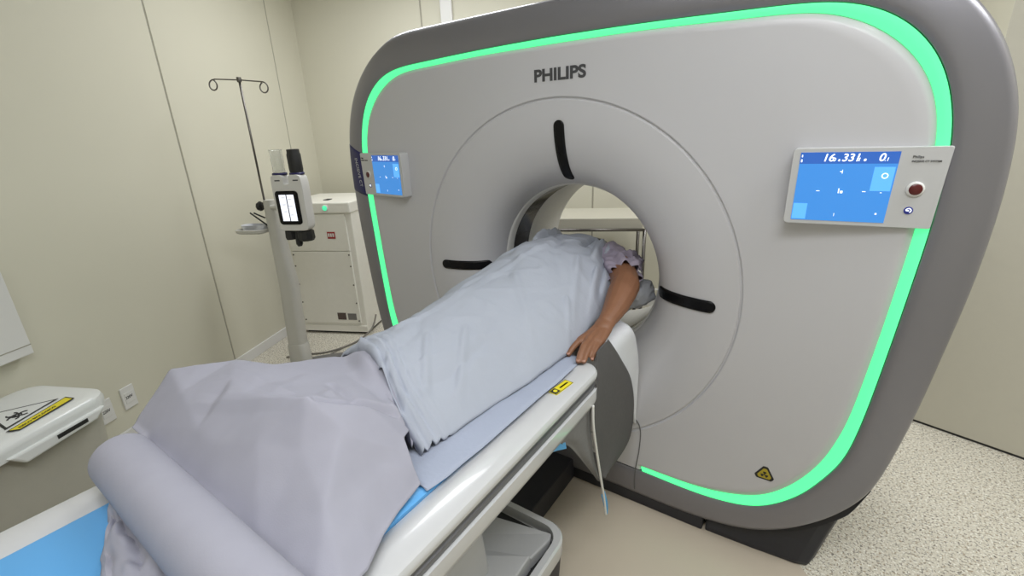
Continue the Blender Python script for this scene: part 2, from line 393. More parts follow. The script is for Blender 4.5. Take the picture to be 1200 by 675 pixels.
# three laser slots
for ang in (90, 180, 0):
    t = radians(ang); er = Vector((cos(t), 0, sin(t))); es = Vector((-sin(t), 0, cos(t)))
    c = Vector((XO+(.02 if ang == 90 else 0), 0, CXZ[1]-(.006 if ang != 90 else 0))); rows = []
    r0, r1, hw = .383, .597, .0205
    N = 40
    for i in range(N+1):
        r = r0+(r1-r0)*(0.5-0.5*cos(pi*i/N))
        wv = hw
        if r > r1-hw: wv = hw*math.sqrt(max(0.0005, 1-((r-(r1-hw))/hw)**2))
        if r < r0+.012: wv = hw*math.sqrt(max(0.02, 1-((r0+.012-r)/.012)**2))
        y = flare_y(r)
        row = []
        for q in (-1, -.5, 0, .5, 1):
            s = q*wv; rr = math.hypot(r, s); yy = flare_y(rr)
            row.append(c+er*r+es*s+Vector((0, yy-.0025, 0)))
        rows.append(row)
    mb = MB(); mb.grid(rows); mb.build('laser_slot', 'black', G, smooth=True, solid=.004, off=0)
# small ceiling dots above the bore
for x in (-.075, .145):
    mb = MB(); mb.lathe((XO+x, flare_y(.545)+.002, 1.475), (0, -1, 0), [(.006, 0), (.006, .002)], 12); mb.build('microphone_dot', 'display', G)
# plinth and right foot
mb = MB(); mb.prism([Vector(p) for p in ((-.98, .012, .0), (.625, .012, .0), (.625, .7, .0), (-.98, .7, .0))], (0, 0, .075))
mb.build('plinth', 'mattblack', G, bevel=.006)
for s in (1, -1):
    mb = MB(); Ls = []
    for z, xr, yf in ((0.0, .985, .035), (.02, .99, .030), (.10, 1.01, .045), (.30, 1.06, .075), (.36, 1.06, .1)):
        o = [(.635, .018 if z < .05 else yf), (.8, .024 if z < .05 else yf), (xr-.05, yf), (xr-.015, yf+.012), (xr, yf+.05), (xr, .62), (.635, .62)]
        Ls.append([Vector((s*x, y, z)) for x, y in o])
    mb.loops(Ls); mb.build('foot', 'mattblack', G, bevel=.006)
for lo, hi in ((-84, -26), (-154, -96)):
    kk = [k for k in range(NA) if lo <= math.degrees(TH[k]) <= hi]; mb = MB(); rows = []
    for i, k in enumerate(kk):
        g = .001+.024*sstep(0, .12, i/(len(kk)-1))*sstep(1, .88, i/(len(kk)-1)); R_ = R_SH[k]*1.007
        rows.append([gp(k, R_-.012, .052), gp(k, R_+g*.8, .042), gp(k, R_+g, .05), gp(k, R_+g, .6), gp(k, R_-.012, .6)])
    mb.loops(rows); mb.build('base_skirt', 'mattblack', G)
# seam of the lower middle cover
mb = MB(); mb.tube(catmull([(.22, -.001, .412), (.32, -.001, .412), (.352, -.001, .405), (.368, -.001, .36), (.366, -.001, .27), (.358, -.003, .19), (.357, -.007, .13), (.357, .0, .08)], 6), .0022, 6)
mb.build('cover_seam', 'seamdark', G)
# maker's name
txt('logo', 'PHILIPS', .0535, frame((-.088, -.001, 1.6575), (1, 0, 0), (0, 0, 1)), 'logo', G, bold=.036, sx=1.18)
# trefoil sticker
tc = Vector((.800, -.0012, .357)); 
def tri(mb, c, s, ex, ey, d):
    c = Vector(c); ex = Vector(ex); ey = Vector(ey)
    pts = []
    for a in (90, 210, 330):
        for da in (-14, 0, 14):
            pts.append(c+(ex*cos(radians(a+da))+ey*sin(radians(a+da)))*s*(1 if da == 0 else .985))
    mb.prism(pts, d)
mb = MB(); tri(mb, tc, .031, (1, 0, 0), (0, 0, 1), (0, .0009, 0)); stk = mb.build('warning_sticker', 'ink', G)
mb = MB(); tri(mb, tc+Vector((0, -.0006, 0)), .0225, (1, 0, 0), (0, 0, 1), (0, .0009, 0)); mb.build('yellow_field', 'ochre', stk)
mb = MB()
for a in (90, 210, 330):
    pts = []
    for da in (-30, -15, 0, 15, 30): pts.append(tc+Vector((cos(radians(a+da))*.0115, -.0014, sin(radians(a+da))*.0115-.001)))
    for da in (30, 0, -30): pts.append(tc+Vector((cos(radians(a+da))*.0035, -.0014, sin(radians(a+da))*.0035-.001)))
    mb.prism(pts, (0, .001, 0))
mb.lathe(tc+Vector((0, -.0004, -.001)), (0, -1, 0), [(.0022, 0), (.0022, .001)], 12)
mb.build('trefoil', 'ink', stk)
# navy name strip on the left band
mb = MB(); rows = []
def shell_pt(k, t):
    ys = ((0, .001), (.06, -.003), (.2, -.005), (.4, -.005), (.6, -.001), (.8, .003), (.92, .009), (1, .047))
    y = float(np.interp(t, [a for a, b in ys], [b for a, b in ys]))
    p = gp(k, R_OG[k]+(R_SH[k]-R_OG[k])*t, y-.0012); return p
kk = [k for k in range(NA) if cos(TH[k]) < 0 and 1.215 < gp(k, R_OG[k], 0).z < 1.435]
kk.sort(key=lambda k: gp(k, R_OG[k], 0).z)
for k in kk: rows.append([shell_pt(k, t) for t in (0, .06, .2, .4, .6, .8, .92, 1)])
mb.grid(rows); nl = mb.build('name_strip', 'navy', G, smooth=True, solid=.001)
txt('lettering', 'INCISIVE CT', .026, frame((-1.130, -.0085, 1.40), (0.12, 0, -1), (1, 0, .12)), 'display', nl, sx=1.0)

# control displays
def display(side):
    D = bpy.data.objects.new('control_display', None); COL.objects.link(D); D.parent = G
    D.location = Vector((side*.9, -.02, 1.325))-G.location
    zt, zb = 1.424, 1.226
    xi = .752                       # inner end
    xo_t, xo_b = 1.074, 1.067       # outer ends, follow the strip
    yi0, yo = -.046, -.010          # front depth at inner and outer end
    def P(u, v, lift=0.0):          # u along 0..1 inner->outer, v 0 bottom..1 top
        xo = xo_b+(xo_t-xo_b)*v
        x = xi+(xo-xi)*u; y = yi0+(yo-yi0)*u - lift
        return Vector((side*x+XO, y, zb+(zt-zb)*v))
    out = []
    for cx, cy, a0, rx, ry in ((.985, .975, 0, .015, .025), (.035, .955, 90, .035, .045), (.035, .045, 180, .035, .045), (.985, .025, 270, .015, .025)):
        for k in range(5):
            a = radians(a0+90*k/4); out.append((cx+rx*cos(a), cy+ry*sin(a)))
    L0 = []; L1 = []; L2 = []
    for u, v in out:
        p = P(u, v); L1.append(p+Vector((0, .003, 0))); 
        q = P(.5+(u-.5)*.994, .5+(v-.5)*.985); L2.append(q)
        b = P(u, v); b.y = .002; L0.append(b)
    if side < 0: L0.reverse(); L1.reverse(); L2.reverse()
    mb = MB(); mb.loops([L0, L1, L2]); mb.build('housing', 'display', D, smooth='auto')
    flip = side < 0
    # screen always reads left to right; button side is the outer end
    def quad(mb, u0, u1, v0, v1, l0, l1, skew=0.0):
        pts = [(u0, v0), (u1-skew, v0), (u1, v1), (u0+skew*0.3, v1)]
        a = [P(u, v, l0) for u, v in pts]; b = [P(u, v, l1) for u, v in pts]
        mb.loops([a, b])
    s0, s1 = (.055, .70)
    mb = MB(); quad(mb, s0, s1, .055, .80, -.001, .0012); mb.build('screen', 'screen', D)
    mb = MB(); quad(mb, s0, s1, .80, .945, -.001, .0013); mb.build('screen_header', 'screendark', D)
    for q in ((.56, .69, .46, .76), (.06, .16, .07, .28)):
        u0, u1 = (s0+s1-q[1], s0+s1-q[0]) if flip else (q[0], q[1])
        mb = MB(); quad(mb, u0, u1, q[2], q[3], .001, .0018); mb.build('screen_tile', 'screenlight', D)
    # digits
    ex = (P(1, .5)-P(0, .5)).normalized()*side; ez = Vector((0, 0, 1))
    def at(u, v): 
        uu = s0+(s1-s0)*(u if not flip else 1-u)
        return P(uu, v, .0019)
    F = lambda u, v: frame(at(u, v), ex, ez)
    for s, u, sz, bo in (('16', .235, .0235, .02), ('.0', .335, .011, .02), ('a', .40, .010, .02), ('331', .435, .0235, .02), ('.1', .585, .011, .02), ('e', .655, .011, .03), ('0', .80, .0235, .02), ('.1', .86, .011, .02)):
        txt('digits', s, sz*1.12, F(u, .832), 'glyph', D, bold=bo*.6, sx=1.0, shear=.18)
    for u, v, w_, h_ in ((.02, .90, .012, .03), (.02, .84, .016, .035), (.50, .44, .03, .03), (.47, .455, .012, .06), (.47, .70, .006, .05), (.46, .70, .03, .01), (.25, .45, .04, .008), (.73, .45, .04, .008), (.47, .14, .006, .04), (.9, .17, .02, .02), (.9, .44, .02, .008)):
        a = at(u, v); ww = w_*.19; hh = h_*.2; mb = MB()
        mb.loops([[a+ex*dx*ww+ez*dz*hh for dx, dz in ((-.5, -.5), (.5, -.5), (.5, .5), (-.5, .5))], [a+ex*dx*ww+ez*dz*hh+Vector((0, -.0006, 0)) for dx, dz in ((-.5, -.5), (.5, -.5), (.5, .5), (-.5, .5))]]); mb.build('screen_icon', 'glyph', D)
    c0 = at(.9, .65); mb = MB(); mb.tube([c0+ex*.006*cos(2*pi*k/12)+ez*.006*sin(2*pi*k/12) for k in range(13)], .0012, 6)
    mb.build('screen_icon', 'glyph', D)
    # button, intercom icon, caption
    nrm = Vector((ex.y, -ex.x, 0)) if True else None
    bc = P(.84, .49); ub = ex
    mb = MB(); mb.lathe(bc, nrm, [(.0185, -.002), (.0185, .003), (.015, .006)], 24); b_ = mb.build('button_ring', 'white', D, smooth='auto')
    mb = MB(); mb.lathe(bc+nrm*.004, nrm, [(.0135, 0), (.0135, .003), (.011, .005), (.004, .0055)], 24); mb.build('button', 'red', b_, smooth='auto')
    ic = P(.835, .225); mb = MB(); mb.lathe(ic, nrm, [(.0095, -.001), (.0095, .0012), (.008, .0015)], 20); i_ = mb.build('intercom_icon', 'bluebtn', D, smooth='auto')
    mb = MB(); mb.tube([ic+nrm*.0018+ex*(.0052*cos(a))+ez*(.0052*sin(a)) for a in [radians(-60+30*k) for k in range(9)]], .0012, 6)
    mb.box(ic+nrm*.002-ex*.002, (.006, .002, .0025)); mb.build('icon_mark', 'glyph', i_)
    capu = .775 if not flip else .985
    o_ = P(capu, .865, .0012)
    txt('caption', 'Philips', .0085, frame(o_, ex, ez), 'ink', D)
    txt('caption', 'INCISIVE CT SYSTEM', .0062, frame(P(capu, .815, .0012), ex, ez), 'ink', D, bold=.01)
    return D
display(1); display(-1)

# ------------------------------------------------------------------ patient table
T = thing('patient_table', 'long white scanner couch with blue pad and grey grooved rails', 'table', (0, -1.3, 0))
def plan(hx, y0, y1, r, z, n=8, cx=0.0):
    out = []
    for X, Y, a0 in ((hx-r, y1-r, 0), (-hx+r, y1-r, 90), (-hx+r, y0+r, 180), (hx-r, y0+r, 270)):
        for k in range(n+1):
            a = radians(a0+90*k/n); out.append(Vector((cx+X+r*cos(a), Y+r*sin(a), z)))
    return out
def pl(off, z): return plan(.352-off, -2.45+off, -.372-off, max(.055-off, .012), z, cx=.008)
mb = MB(); mb.loops([pl(.06, .705), pl(.012, .712), pl(.004, .72), pl(0, .735), pl(0, .768), pl(.012, .77), pl(.012, .800), pl(.003, .802), pl(0, .810), pl(0, .819), pl(.004, .826), pl(.014, .830), pl(.055, .827), pl(.088, .820), pl(.095, .815)], True, True)
mb.build('frame', 'tablewhite', T, smooth='auto')
mb = MB(); mb.loops([pl(.011, .769), pl(.006, .772), pl(.006, .784), pl(.0105, .786), pl(.0105, .791), pl(.006, .793), pl(.006, .798), pl(.012, .801)], False, False)
mb.build('rail_groove', 'groove', T, smooth='auto')
mb = MB(); mb.loops([pl(.094, .812), pl(.090, .82), pl(.090, .827), pl(.095, .8295)]); mb.build('pad', 'bluepad', T, smooth='auto')
# cradle through the bore
mb = MB(); rows = []
for y, hw in ((-.40, .24), (-.2, .24), (.2, .24), (.3, .225), (.4, .19), (.5, .15), (.58, .13), (.64, .11), (.67, .07)):
    rows.append([Vector((x*hw/.24, y, .79+.035*(x/.24)**2)) for x in [-.24+.48*i/16 for i in range(17)]])
mb.grid(rows); mb.build('cradle', 'tablewhite', T, smooth=True, solid=.025, off=-1)
mb = MB(); mb.prism([Vector(p) for p in ((-.2, -2.2, .66), (.25, -2.2, .66), (.25, -.5, .66), (-.2, -.5, .66))], (0, 0, .05)); mb.build('carriage', 'covergrey', T, bevel=.01)
# pedestal
def pp(hx, y0, y1, r, z): return plan(hx, y0, y1, r, z, cx=.0)
mb = MB(); mb.loops([pp(.272, -2.1, -.445, .07, 0), pp(.276, -2.1, -.44, .07, .08), pp(.28, -2.1, -.437, .07, .15)]); mb.build('pedestal', 'mattblack', T, smooth='auto')
mb = MB(); mb.loops([pp(.282, -2.102, -.436, .075, .145), pp(.285, -2.105, -.432, .077, .155), pp(.285, -2.105, -.432, .077, .205), pp(.279, -2.10, -.438, .073, .212), pp(.258, -2.08, -.458, .06, .210), pp(.258, -2.08, -.458, .06, .17)]); mb.build('pedestal_rim', 'tablewhite', T, smooth='auto')
mb = MB(); mb.loops([pp(.258, -2.08, -.458, .06, .165), pp(.252, -2.07, -.464, .055, .172)]); mb.build('pedestal_shade_deck', 'knob', T)  # deck coloured black to give the recess shade inside the rim
def slab(name, pts, z0, z1):
    q = MB(); q.loops([[Vector((x, y, z0)) for x, y, d in pts], [Vector((x, y, z1+d)) for x, y, d in pts]]); q.build(name, 'covergrey', T, bevel=.005)
slab('lift_cover', [(-.235, -.52, -.04), (.02, -.53, 0), (.235, -.475, -.01), (.243, -.50, -.01), (.232, -.60, 0), (.0, -.77, .03), (-.235, -.79, 0)], .16, .215)
slab('lift_cover', [(-.235, -.79, .0), (-.0, -.772, .03), (.232, -.602, .002), (.236, -.78, .0), (.236, -2.0, 0), (-.235, -2.0, 0)], .16, .228)
mb = MB(); mb.loops([pp(.16, -1.8, -.70, .03, .20), pp(.15, -1.75, -.75, .03, .665)]); mb.build('lift_cover', 'covergrey', T, bevel=.004)
mb = MB(); mb.prism([Vector(p) for p in ((-.1, -.5, .0), (.075, -.5, .0), (.075, .02, .0), (-.1, .02, .0))], (0, 0, .11)); mb.build('floor_rail', 'mattblack', T, bevel=.006)
# warning sticker on the rail
sc = Vector((.312, -.545, .8295)); ux = Vector((.12, 1, 0)).normalized(); uy = Vector((-1, .12, 0)).normalized()
def flat(mb, c, ex, ey, sx, sy, h0, h1):
    up = ex.cross(ey)
    o = [c+ex*dx*sx/2+ey*dy*sy/2 for dx, dy in ((-1, -1), (1, -1), (1, 1), (-1, 1))]
    mb.loops([[p+up*h0 for p in o], [p+up*h1 for p in o]])
mb = MB(); flat(mb, sc, ux, uy, .078, .027, -.002, .0006); ws = mb.build('warning_sticker', 'yellow', T)
mb = MB(); flat(mb, sc-ux*.027, ux, uy, .02, .021, .0005, .0010)
for dy in (.0055, -.0055): flat(mb, sc+ux*.012, ux, uy, .036 if dy > 0 else .028, .005, .0005, .0010)
for dx in (-.038, .038): flat(mb, sc+ux*dx, ux, uy, .0015, .026, .0005, .0009)
for dy in (-.0128, .0128): flat(mb, sc+uy*dy, ux, uy, .077, .0012, .0005, .0009)
mb.build('sticker_print', 'ink', ws)
mb = MB(); mb.lathe(sc-ux*.027+Vector((0, 0, .0008)), (0, 0, 1), [(.006, 0), (.006, .0006)], 16); mb.build('sticker_symbol', 'yellow', ws)

# ------------------------------------------------------------------ bed sheet under the patient
mb = MB(); rows = []
for i in range(60):
    t = i/59; y = -1.03+t*.66
    xr = float(np.interp(y, [-1.03, -.97, -.6, -.45, -.37], [.272, .282, .294, .297, .292]))+.004*nz(y*9, 2)
    rows.append([Vector((-.27+(xr+.27)*j/40, y+ (.02*nz(j*.12, 5) if i == 0 else 0), .8325+.0015*nz(j*.3, y*14)+.004*max(0, nz(j*.22, y*5, 3)))) for j in range(41)])
mb.grid(rows)
tag(mb.build('bed_sheet', 'sheetU', None, smooth=True, solid=.0012, off=1), 'pale blue bed sheet lying flat on the couch beneath the covered patient', 'bed sheet')

# ------------------------------------------------------------------ body sheet
def hem_y(x): return float(np.interp(x, [-.36, -.2, -.11, .02, .12, .2], [-.80, -.82, -.845, -.895, -.94, -.955]))
def A_top(y): return float(np.interp(y, [-1.0, -.85, -.6, -.35, -.1, .1, .3, .42, .55, .7], [.975, .988, 1.0, 1.045, 1.078, 1.077, 1.05, 1.00, .95, .925]))
def A_xr(y): return float(np.interp(y, [-.95, -.78, -.575, -.36, -.2, .1, .25, .35, .45, .6], [.192, .207, .230, .247, .236, .225, .20, .16, .11, .05]))
XL = -.335
def A_surf(x, y):
    xr = A_xr(y); c = -.06; h = A_top(y)
    base = float(np.interp(y, [-1, -.3, -.1, .15, .7], [.838, .838, .86, .88, .87]))
    t = (x-c)/((xr-c) if x > c else (c-XL)); t = min(abs(t), 1)
    p = float(np.interp(y, [-.95, -.6, -.2], [1.75, 1.9, 2.3])) if x > c else float(np.interp(y, [-.9, -.5, 0, .2], [1.55, 1.6, 1.9, 2.0]))
    q = float(np.interp(y, [-.95, -.6, -.2], [1.1, 1.15, 1.35])) if x > c else float(np.interp(y, [-.9, -.5, 0, .2], [1.02, 1.05, 1.25, 1.35]))
    return base+(h-base)*max(0, (1-t**p))**(1/q)
FOLDS = [((-.02, -.05), (-.10, -.74), .014, .006), ((.10, .28), (.20, -.02), .016, .010), ((.13, .20), (.215, -.10), .014, -.010), ((.05, .33), (.13, .06), .018, .008),
         ((.02, .30), (.06, .10), .016, -.008), ((.16, .02), (.235, -.22), .013, .009), ((.10, -.02), (.22, -.30), .016, .006), ((.0, -.30), (.18, -.48), .02, .004),
         ((.05, -.62), (.17, -.80), .014, .006), ((.0, -.72), (.12, -.86), .013, .006), ((-.16, .10), (-.20, .42), .02, .012), ((-.12, .22), (-.13, .45), .016, -.010), ((.17, -.24), (.24, -.36), .012, .008)]
def crease(x, y, a, b, wd, amp):   # raised or sunk fold along a segment
    ax, ay = a; bx, by = b; L = math.hypot(bx-ax, by-ay); t = ((x-ax)*(bx-ax)+(y-ay)*(by-ay))/L/L
    tc_ = min(max(t, 0), 1); d = math.hypot(x-(ax+(bx-ax)*tc_), y-(ay+(by-ay)*tc_))
    return amp*max(0, 1-d/wd)*sstep(-.25, .15, t)*sstep(1.25, .85, t) if -.25 < t < 1.25 else 0.0
def wr(x, y):
    # long soft folds running from the shoulder down to the far hem plus small crinkles
    s = 0.0
    d = (x*.9+y*.35)
    s += .006*nz(d*14, (y-x)*2.2, 1)
    s += .003*nz(x*22+4, y*16, 5)
    a = abs(nz(x*5+y*2.5, y*3.0-x*2, 9)); s += -.007*max(0, .18-a)/.18
    a = abs(nz(x*8-y*4+3, y*6+x*2, 12)); s += .004*max(0, .15-a)/.15
    for a_, b_, w_, h_ in FOLDS: s += 1.9*crease(x, y, a_, b_, w_, h_)
    return s
mb = MB(); rows = []; NU, NV = 200, 110
for i in range(NU+1):
    u = i/NU; row = []
    for j in range(NV+1):
        v = j/NV; vv = .5-.5*cos(pi*v)*(1-.12*abs(cos(pi*v)))  # denser at the rims
        vv = min(max((vv-.06)/.88, 0), 1) if False else v
        s = 2*vv-1
        # x by arc-friendly spacing
        e = math.copysign(abs(s)**.75, s)
        y0 = -.9
        yy = y0+u*(.60-y0)
        xr = A_xr(yy); c = -.06
        x = c+e*((xr-c) if e > 0 else (c-XL))
        hy = hem_y(x); y = hy+u*(.60-hy)
        xr2 = A_xr(y); x = c+e*((xr2-c) if e > 0 else (c-XL))
        z = A_surf(x, y)
        fl = sstep(0, .25, 1-abs(e))
        z += wr(x, y)*(.35+.65*fl)*(1+.9*sstep(-.2, .15, y))
        dh = y-hy
        # gathered pleats along the hem
        k = max(0, 1-dh/.095)
        z += k*(.0115*sin(dh*2*pi/.024+3*nz(x*9, 1)+1.5*sin(x*14))*(.5+.9*sstep(-.3, .1, x)) + .012*sstep(0, .03, dh))
        z += k*.006*nz(x*40, dh*40)
        x += (1-fl)*.006*nz(y*13, e*2, 7)
        if dh < .012: z -= (.012-dh)*.9
        row.append(Vector((x, y, max(z, .8365))))
    rows.append(row)
mb.grid(rows)
bs = tag(mb.build('body_sheet', 'sheetA', None, smooth=True, solid=.003, off=1), 'pale blue sheet draped over the lying patient from legs to shoulders', 'sheet')

# ------------------------------------------------------------------ paper sheet over the feet
from mathutils.geometry import delaunay_2d_cdt
CP = [(-0.423,-1.247,0.895),(-0.427,-1.243,0.920),(-0.412,-1.173,0.985),(-0.369,-1.129,0.990),(-0.323,-1.066,0.985),(-0.201,-1.036,0.990),(-0.112,-0.995,0.975),(-0.076,-0.942,0.955),
      (0.083,-1.121,1.035),(0.119,-1.169,0.965),(0.225,-1.203,0.915),(0.312,-1.243,0.870),(-0.392,-1.279,0.898),(0.020,-1.282,0.888),(0.145,-1.284,0.868),(0.31,-1.287,0.858),
      (0.113,-1.023,0.985),(0.131,-0.960,0.940),(0.233,-1.018,0.873),(.185,-.996,.910),(.14,-.962,.915),(0.254,-1.020,0.838),(0.268,-1.094,0.839),(0.287,-1.147,0.842),(0.328,-1.208,0.845),(0.215,-1.098,0.900),
      (-0.143,-1.168,0.998),(-0.148,-1.232,0.948),(-0.009,-1.180,0.990),(0.079,-1.235,0.930),(-.2,-1.13,1.0),(-.29,-1.20,.972),(-.03,-1.142,1.016),(-.10,-1.152,1.007),(.03,-1.20,.972),(-.06,-1.232,.946),(0.149,-1.101,0.985),(0.262,-1.158,0.872),
      (-.33,-.97,.91),(-.34,-.86,.86),(-.2,-.82,.92),(0,-.83,.94),(.12,-.86,.90),(.20,-.92,.848),(-.33,-.80,.85),(.2,-.84,.85),(.345,-1.287,.85)]
tv, te, tf, _a, _b, _c = delaunay_2d_cdt([Vector(p[:2]) for p in CP], [], [], 0, 1e-6)
src = []
for p in tv: src.append(min(CP, key=lambda q: (q[0]-p.x)**2+(q[1]-p.y)**2)[2])
TRI = []
for f_ in tf:
    A_, B_, C_ = (np.array((tv[i_].x, tv[i_].y, src[i_])) for i_ in f_)
    TRI.append((A_, B_, C_))
PX, PY = np.meshgrid(np.linspace(-.44, .36, 161), np.linspace(-1.30, -.78, 105))   # 5 mm lattice
Zg = np.full(PX.shape, np.nan)
for A_, B_, C_ in TRI:
    den = (B_[1]-C_[1])*(A_[0]-C_[0])+(C_[0]-B_[0])*(A_[1]-C_[1])
    if abs(den) < 1e-12: continue
    l1 = ((B_[1]-C_[1])*(PX-C_[0])+(C_[0]-B_[0])*(PY-C_[1]))/den; l2 = ((C_[1]-A_[1])*(PX-C_[0])+(A_[0]-C_[0])*(PY-C_[1]))/den; l3 = 1-l1-l2
    ok = (l1 >= -1e-6) & (l2 >= -1e-6) & (l3 >= -1e-6)
    Zg[ok] = (l1*A_[2]+l2*B_[2]+l3*C_[2])[ok]
for _i in range(200):      # extend outward past the hull
    bad = np.isnan(Zg)
    if not bad.any(): break
    acc = np.zeros_like(Zg); cnt = np.zeros_like(Zg)
    Zp = np.pad(Zg, 1, constant_values=np.nan)
    for dx, dy in ((0, 1), (2, 1), (1, 0), (1, 2)):
        nb = Zp[dy:dy+Zg.shape[0], dx:dx+Zg.shape[1]]; g_ = ~np.isnan(nb); acc[g_] += nb[g_]; cnt[g_] += 1
    fill = bad & (cnt > 0); Zg[fill] = acc[fill]/cnt[fill]
for _i in range(3):
    Zp = np.pad(Zg, 1, mode='edge'); Zg = .5*Zg+.125*(Zp[1:-1, :-2]+Zp[1:-1, 2:]+Zp[:-2, 1:-1]+Zp[2:, 1:-1])
def Bf(x, y):
    fx = min(max((x+.44)/.005, 0), 159.999); fy = min(max((y+1.30)/.005, 0), 103.999); ix, iy = int(fx), int(fy); fx -= ix; fy -= iy
    return float((Zg[iy, ix]*(1-fx)+Zg[iy, ix+1]*fx)*(1-fy)+(Zg[iy+1, ix]*(1-fx)+Zg[iy+1, ix+1]*fx)*fy)
mb = MB(); rows = []; NI, NJ = 150, 150
for i in range(NI+1):
    u = i/NI; row = []
    for j in range(NJ+1):
        v = j/NJ     # v 0 left .. 1 right, u 0 roll .. 1 far
        xl = float(np.interp(u, [0, .06, .12, .25, .4, .6, 1], [-.372, -.408, -.420, -.412, -.368, -.335, -.31])); yl = float(np.interp(u, [0, .06, .12, .25, .4, .6, 1], [-1.285, -1.25, -1.235, -1.172, -1.125, -1.0, -.81]))
        xr = float(np.interp(u, [0, .15, .3, .45, .6, .65, .75, 1], [.34, .325, .29, .27, .256, .235, .188, .11])); yr = float(np.interp(u, [0, .15, .3, .45, .6, .65, .75, 1], [-1.287, -1.208, -1.147, -1.094, -1.022, -1.017, -.994, -.86]))
        x = xl+(xr-xl)*v; y = yl+(yr-yl)*v
        z = Bf(x, y)
        z += crease(x, y, (.131, -.968), (.083, -1.105), .013, -.020)
        z += crease(x, y, (.10, -1.04), (-.02, -1.01), .016, -.008)
        z += crease(x, y, (.083, -1.12), (.02, -1.03), .02, .006)
        z += crease(x, y, (.20, -1.03), (.165, -1.10), .02, .006)
        z += crease(x, y, (.06, -1.125), (-.22, -1.20), .022, .004)
        z += crease(x, y, (.05, -1.10), (-.25, -1.10), .025, .004)
        z += .003*nz(x*7, y*9, 3)+.0009*nz(x*30, y*30, 8)
        hy = hem_y(x); az = A_surf(x, max(y, hy))-.014
        if x < A_xr(y)+.004:
            wq = sstep(hy-.06, hy-.012, y)*sstep(.12, .04, x)
            z = z+(az-z)*wq
            if y > hy-.012: z = min(z, az)
        z = max(z, .838)
        row.append(Vector((x, y, z)))
    rows.append(row)
mb.grid(rows)
tag(mb.build('paper_sheet', 'paper', None, smooth=True, solid=.0015, off=0), 'lilac grey paper sheet tented over the patient\u2019s feet beside the roll', 'paper sheet')

# ------------------------------------------------------------------ paper roll
RR = thing('paper_roll', 'thick roll of lilac grey exam paper lying across the couch', 'paper roll', (-.03, -1.335, .83))
ry, rz, rr = -1.338, .889, .055
rdir = Vector((cos(radians(-1.5)), sin(radians(-1.5)), .035)).normalized()
mb = MB(); prof = [(.02, 0), (.022, .0), (.042, -.003), (.050, .0), (.0543, .005), (rr, .012)]
L = .68
prof += [(rr+.0006*nz(h*20, 3), h) for h in [.04+.03*k for k in range(21)]]
prof += [(rr, L-.012), (.0543, L-.005), (.050, L), (.022, L-.002), (.02, L)]
mb.lathe(Vector((0, ry, rz))-rdir*.305, rdir, prof, 64); mb.build('roll', 'paper', RR, smooth='auto')
mb = MB(); mb.lathe(Vector((0, ry, rz))-rdir*.309, rdir, [(.0195, 0), (.0195, .02)], 24); mb.build('core', 'cable', RR)
# crumpled loose end in front of the roll
mb = MB(); rows = []
for i in range(41):
    u = i/40; row = []
    for j in range(61):
        v = j/60
        x = -.235+.50*v; 
        far = float(np.interp(v, [0, .3, .5, 1], [.02, .075, .10, .09]))+.012*nz(v*9, 4)
        y = ry-.02-u*far
        z = .843+.012*(1-u)+.035*abs(nz(x*11, u*2.2, 2))*(1-.3*u)+.012*abs(nz(x*22+3, u*4, 6))
        if u > .9: z = z-(u-.9)*.12
        row.append(Vector((x, y, max(.8345, z))))
    rows.append(row)
mb.grid(rows); mb.build('loose_end', 'paper', RR, smooth='auto', solid=.0012, off=0)

# ------------------------------------------------------------------ patient
def capsule(mb, a, b, ra, rb, n=14, flat=None):
    a = Vector(a); b = Vector(b); d = b-a; L = d.length; t = d.normalized() if L > 1e-6 else Vector((0, 0, 1))
    u = Vector((0, 0, 1)); u = (u-t*u.dot(t)); u = u.normalized() if u.length > 1e-4 else t.orthogonal().normalized(); v = t.cross(u)
    Ls = []
    for k in range(1, 5):
        f = pi/2*(1-k/4); Ls.append((a-t*ra*sin(f), ra*cos(f)+1e-5))
    Ls = Ls if Ls else Ls
    for k in range(0, 4):
        f = pi/2*k/4; Ls.append((b+t*rb*sin(f), rb*cos(f)))
    fz, fx = flat if flat else (1, 1)
    mb.loops([[c+(u*cos(2*pi*k/n)*fz+v*sin(2*pi*k/n)*fx)*r for k in range(n)] for c, r in Ls])
Pn = thing('person', 'patient lying under the pale blue sheet, bare arm with hand gripping the couch rail', 'person', (0, -.2, .83))
mb = MB()
ch = lambda pts: [capsule(mb, pts[i][:3], pts[i+1][:3], pts[i][3], pts[i+1][3]) for i in range(len(pts)-1)]
# trunk
for (y0, y1, z0, z1, r0, r1, fx) in ((-.36, -.18, .92, .93, .075, .08, 1.7), (-.18, .05, .93, .945, .08, .09, 1.65), (.05, .24, .945, .945, .09, .082, 1.7), (.24, .33, .945, .935, .08, .055, 2.0)):
    capsule(mb, (-.055, y0, z0), (-.055, y1, z1), r0, r1, 20, (1, fx))
ch([(-.06, .30, .93, .055), (-.07, .42, .905, .05)])
# head, turned slightly away, lying low on the cradle
hd = Vector((-.085, .52, .893))
mb.sphere(hd, .085, 24, (.86, 1.12, .92)); mb.sphere(hd+Vector((0, -.055, .018)), .055, 18, (.95, 1.1, .95))
capsule(mb, hd+Vector((0, -.01, .075)), hd+Vector((0, -.032, .086)), .008, .013)
for s in (-1, 1):
    mb.sphere(hd+Vector((s*.028, .012, .062)), .014, 12); capsule(mb, hd+Vector((s*.074, -.01, .0)), hd+Vector((s*.078, .02, .005)), .012, .014)
capsule(mb, hd+Vector((-.018, -.068, .066)), hd+Vector((.018, -.068, .066)), .007, .007)
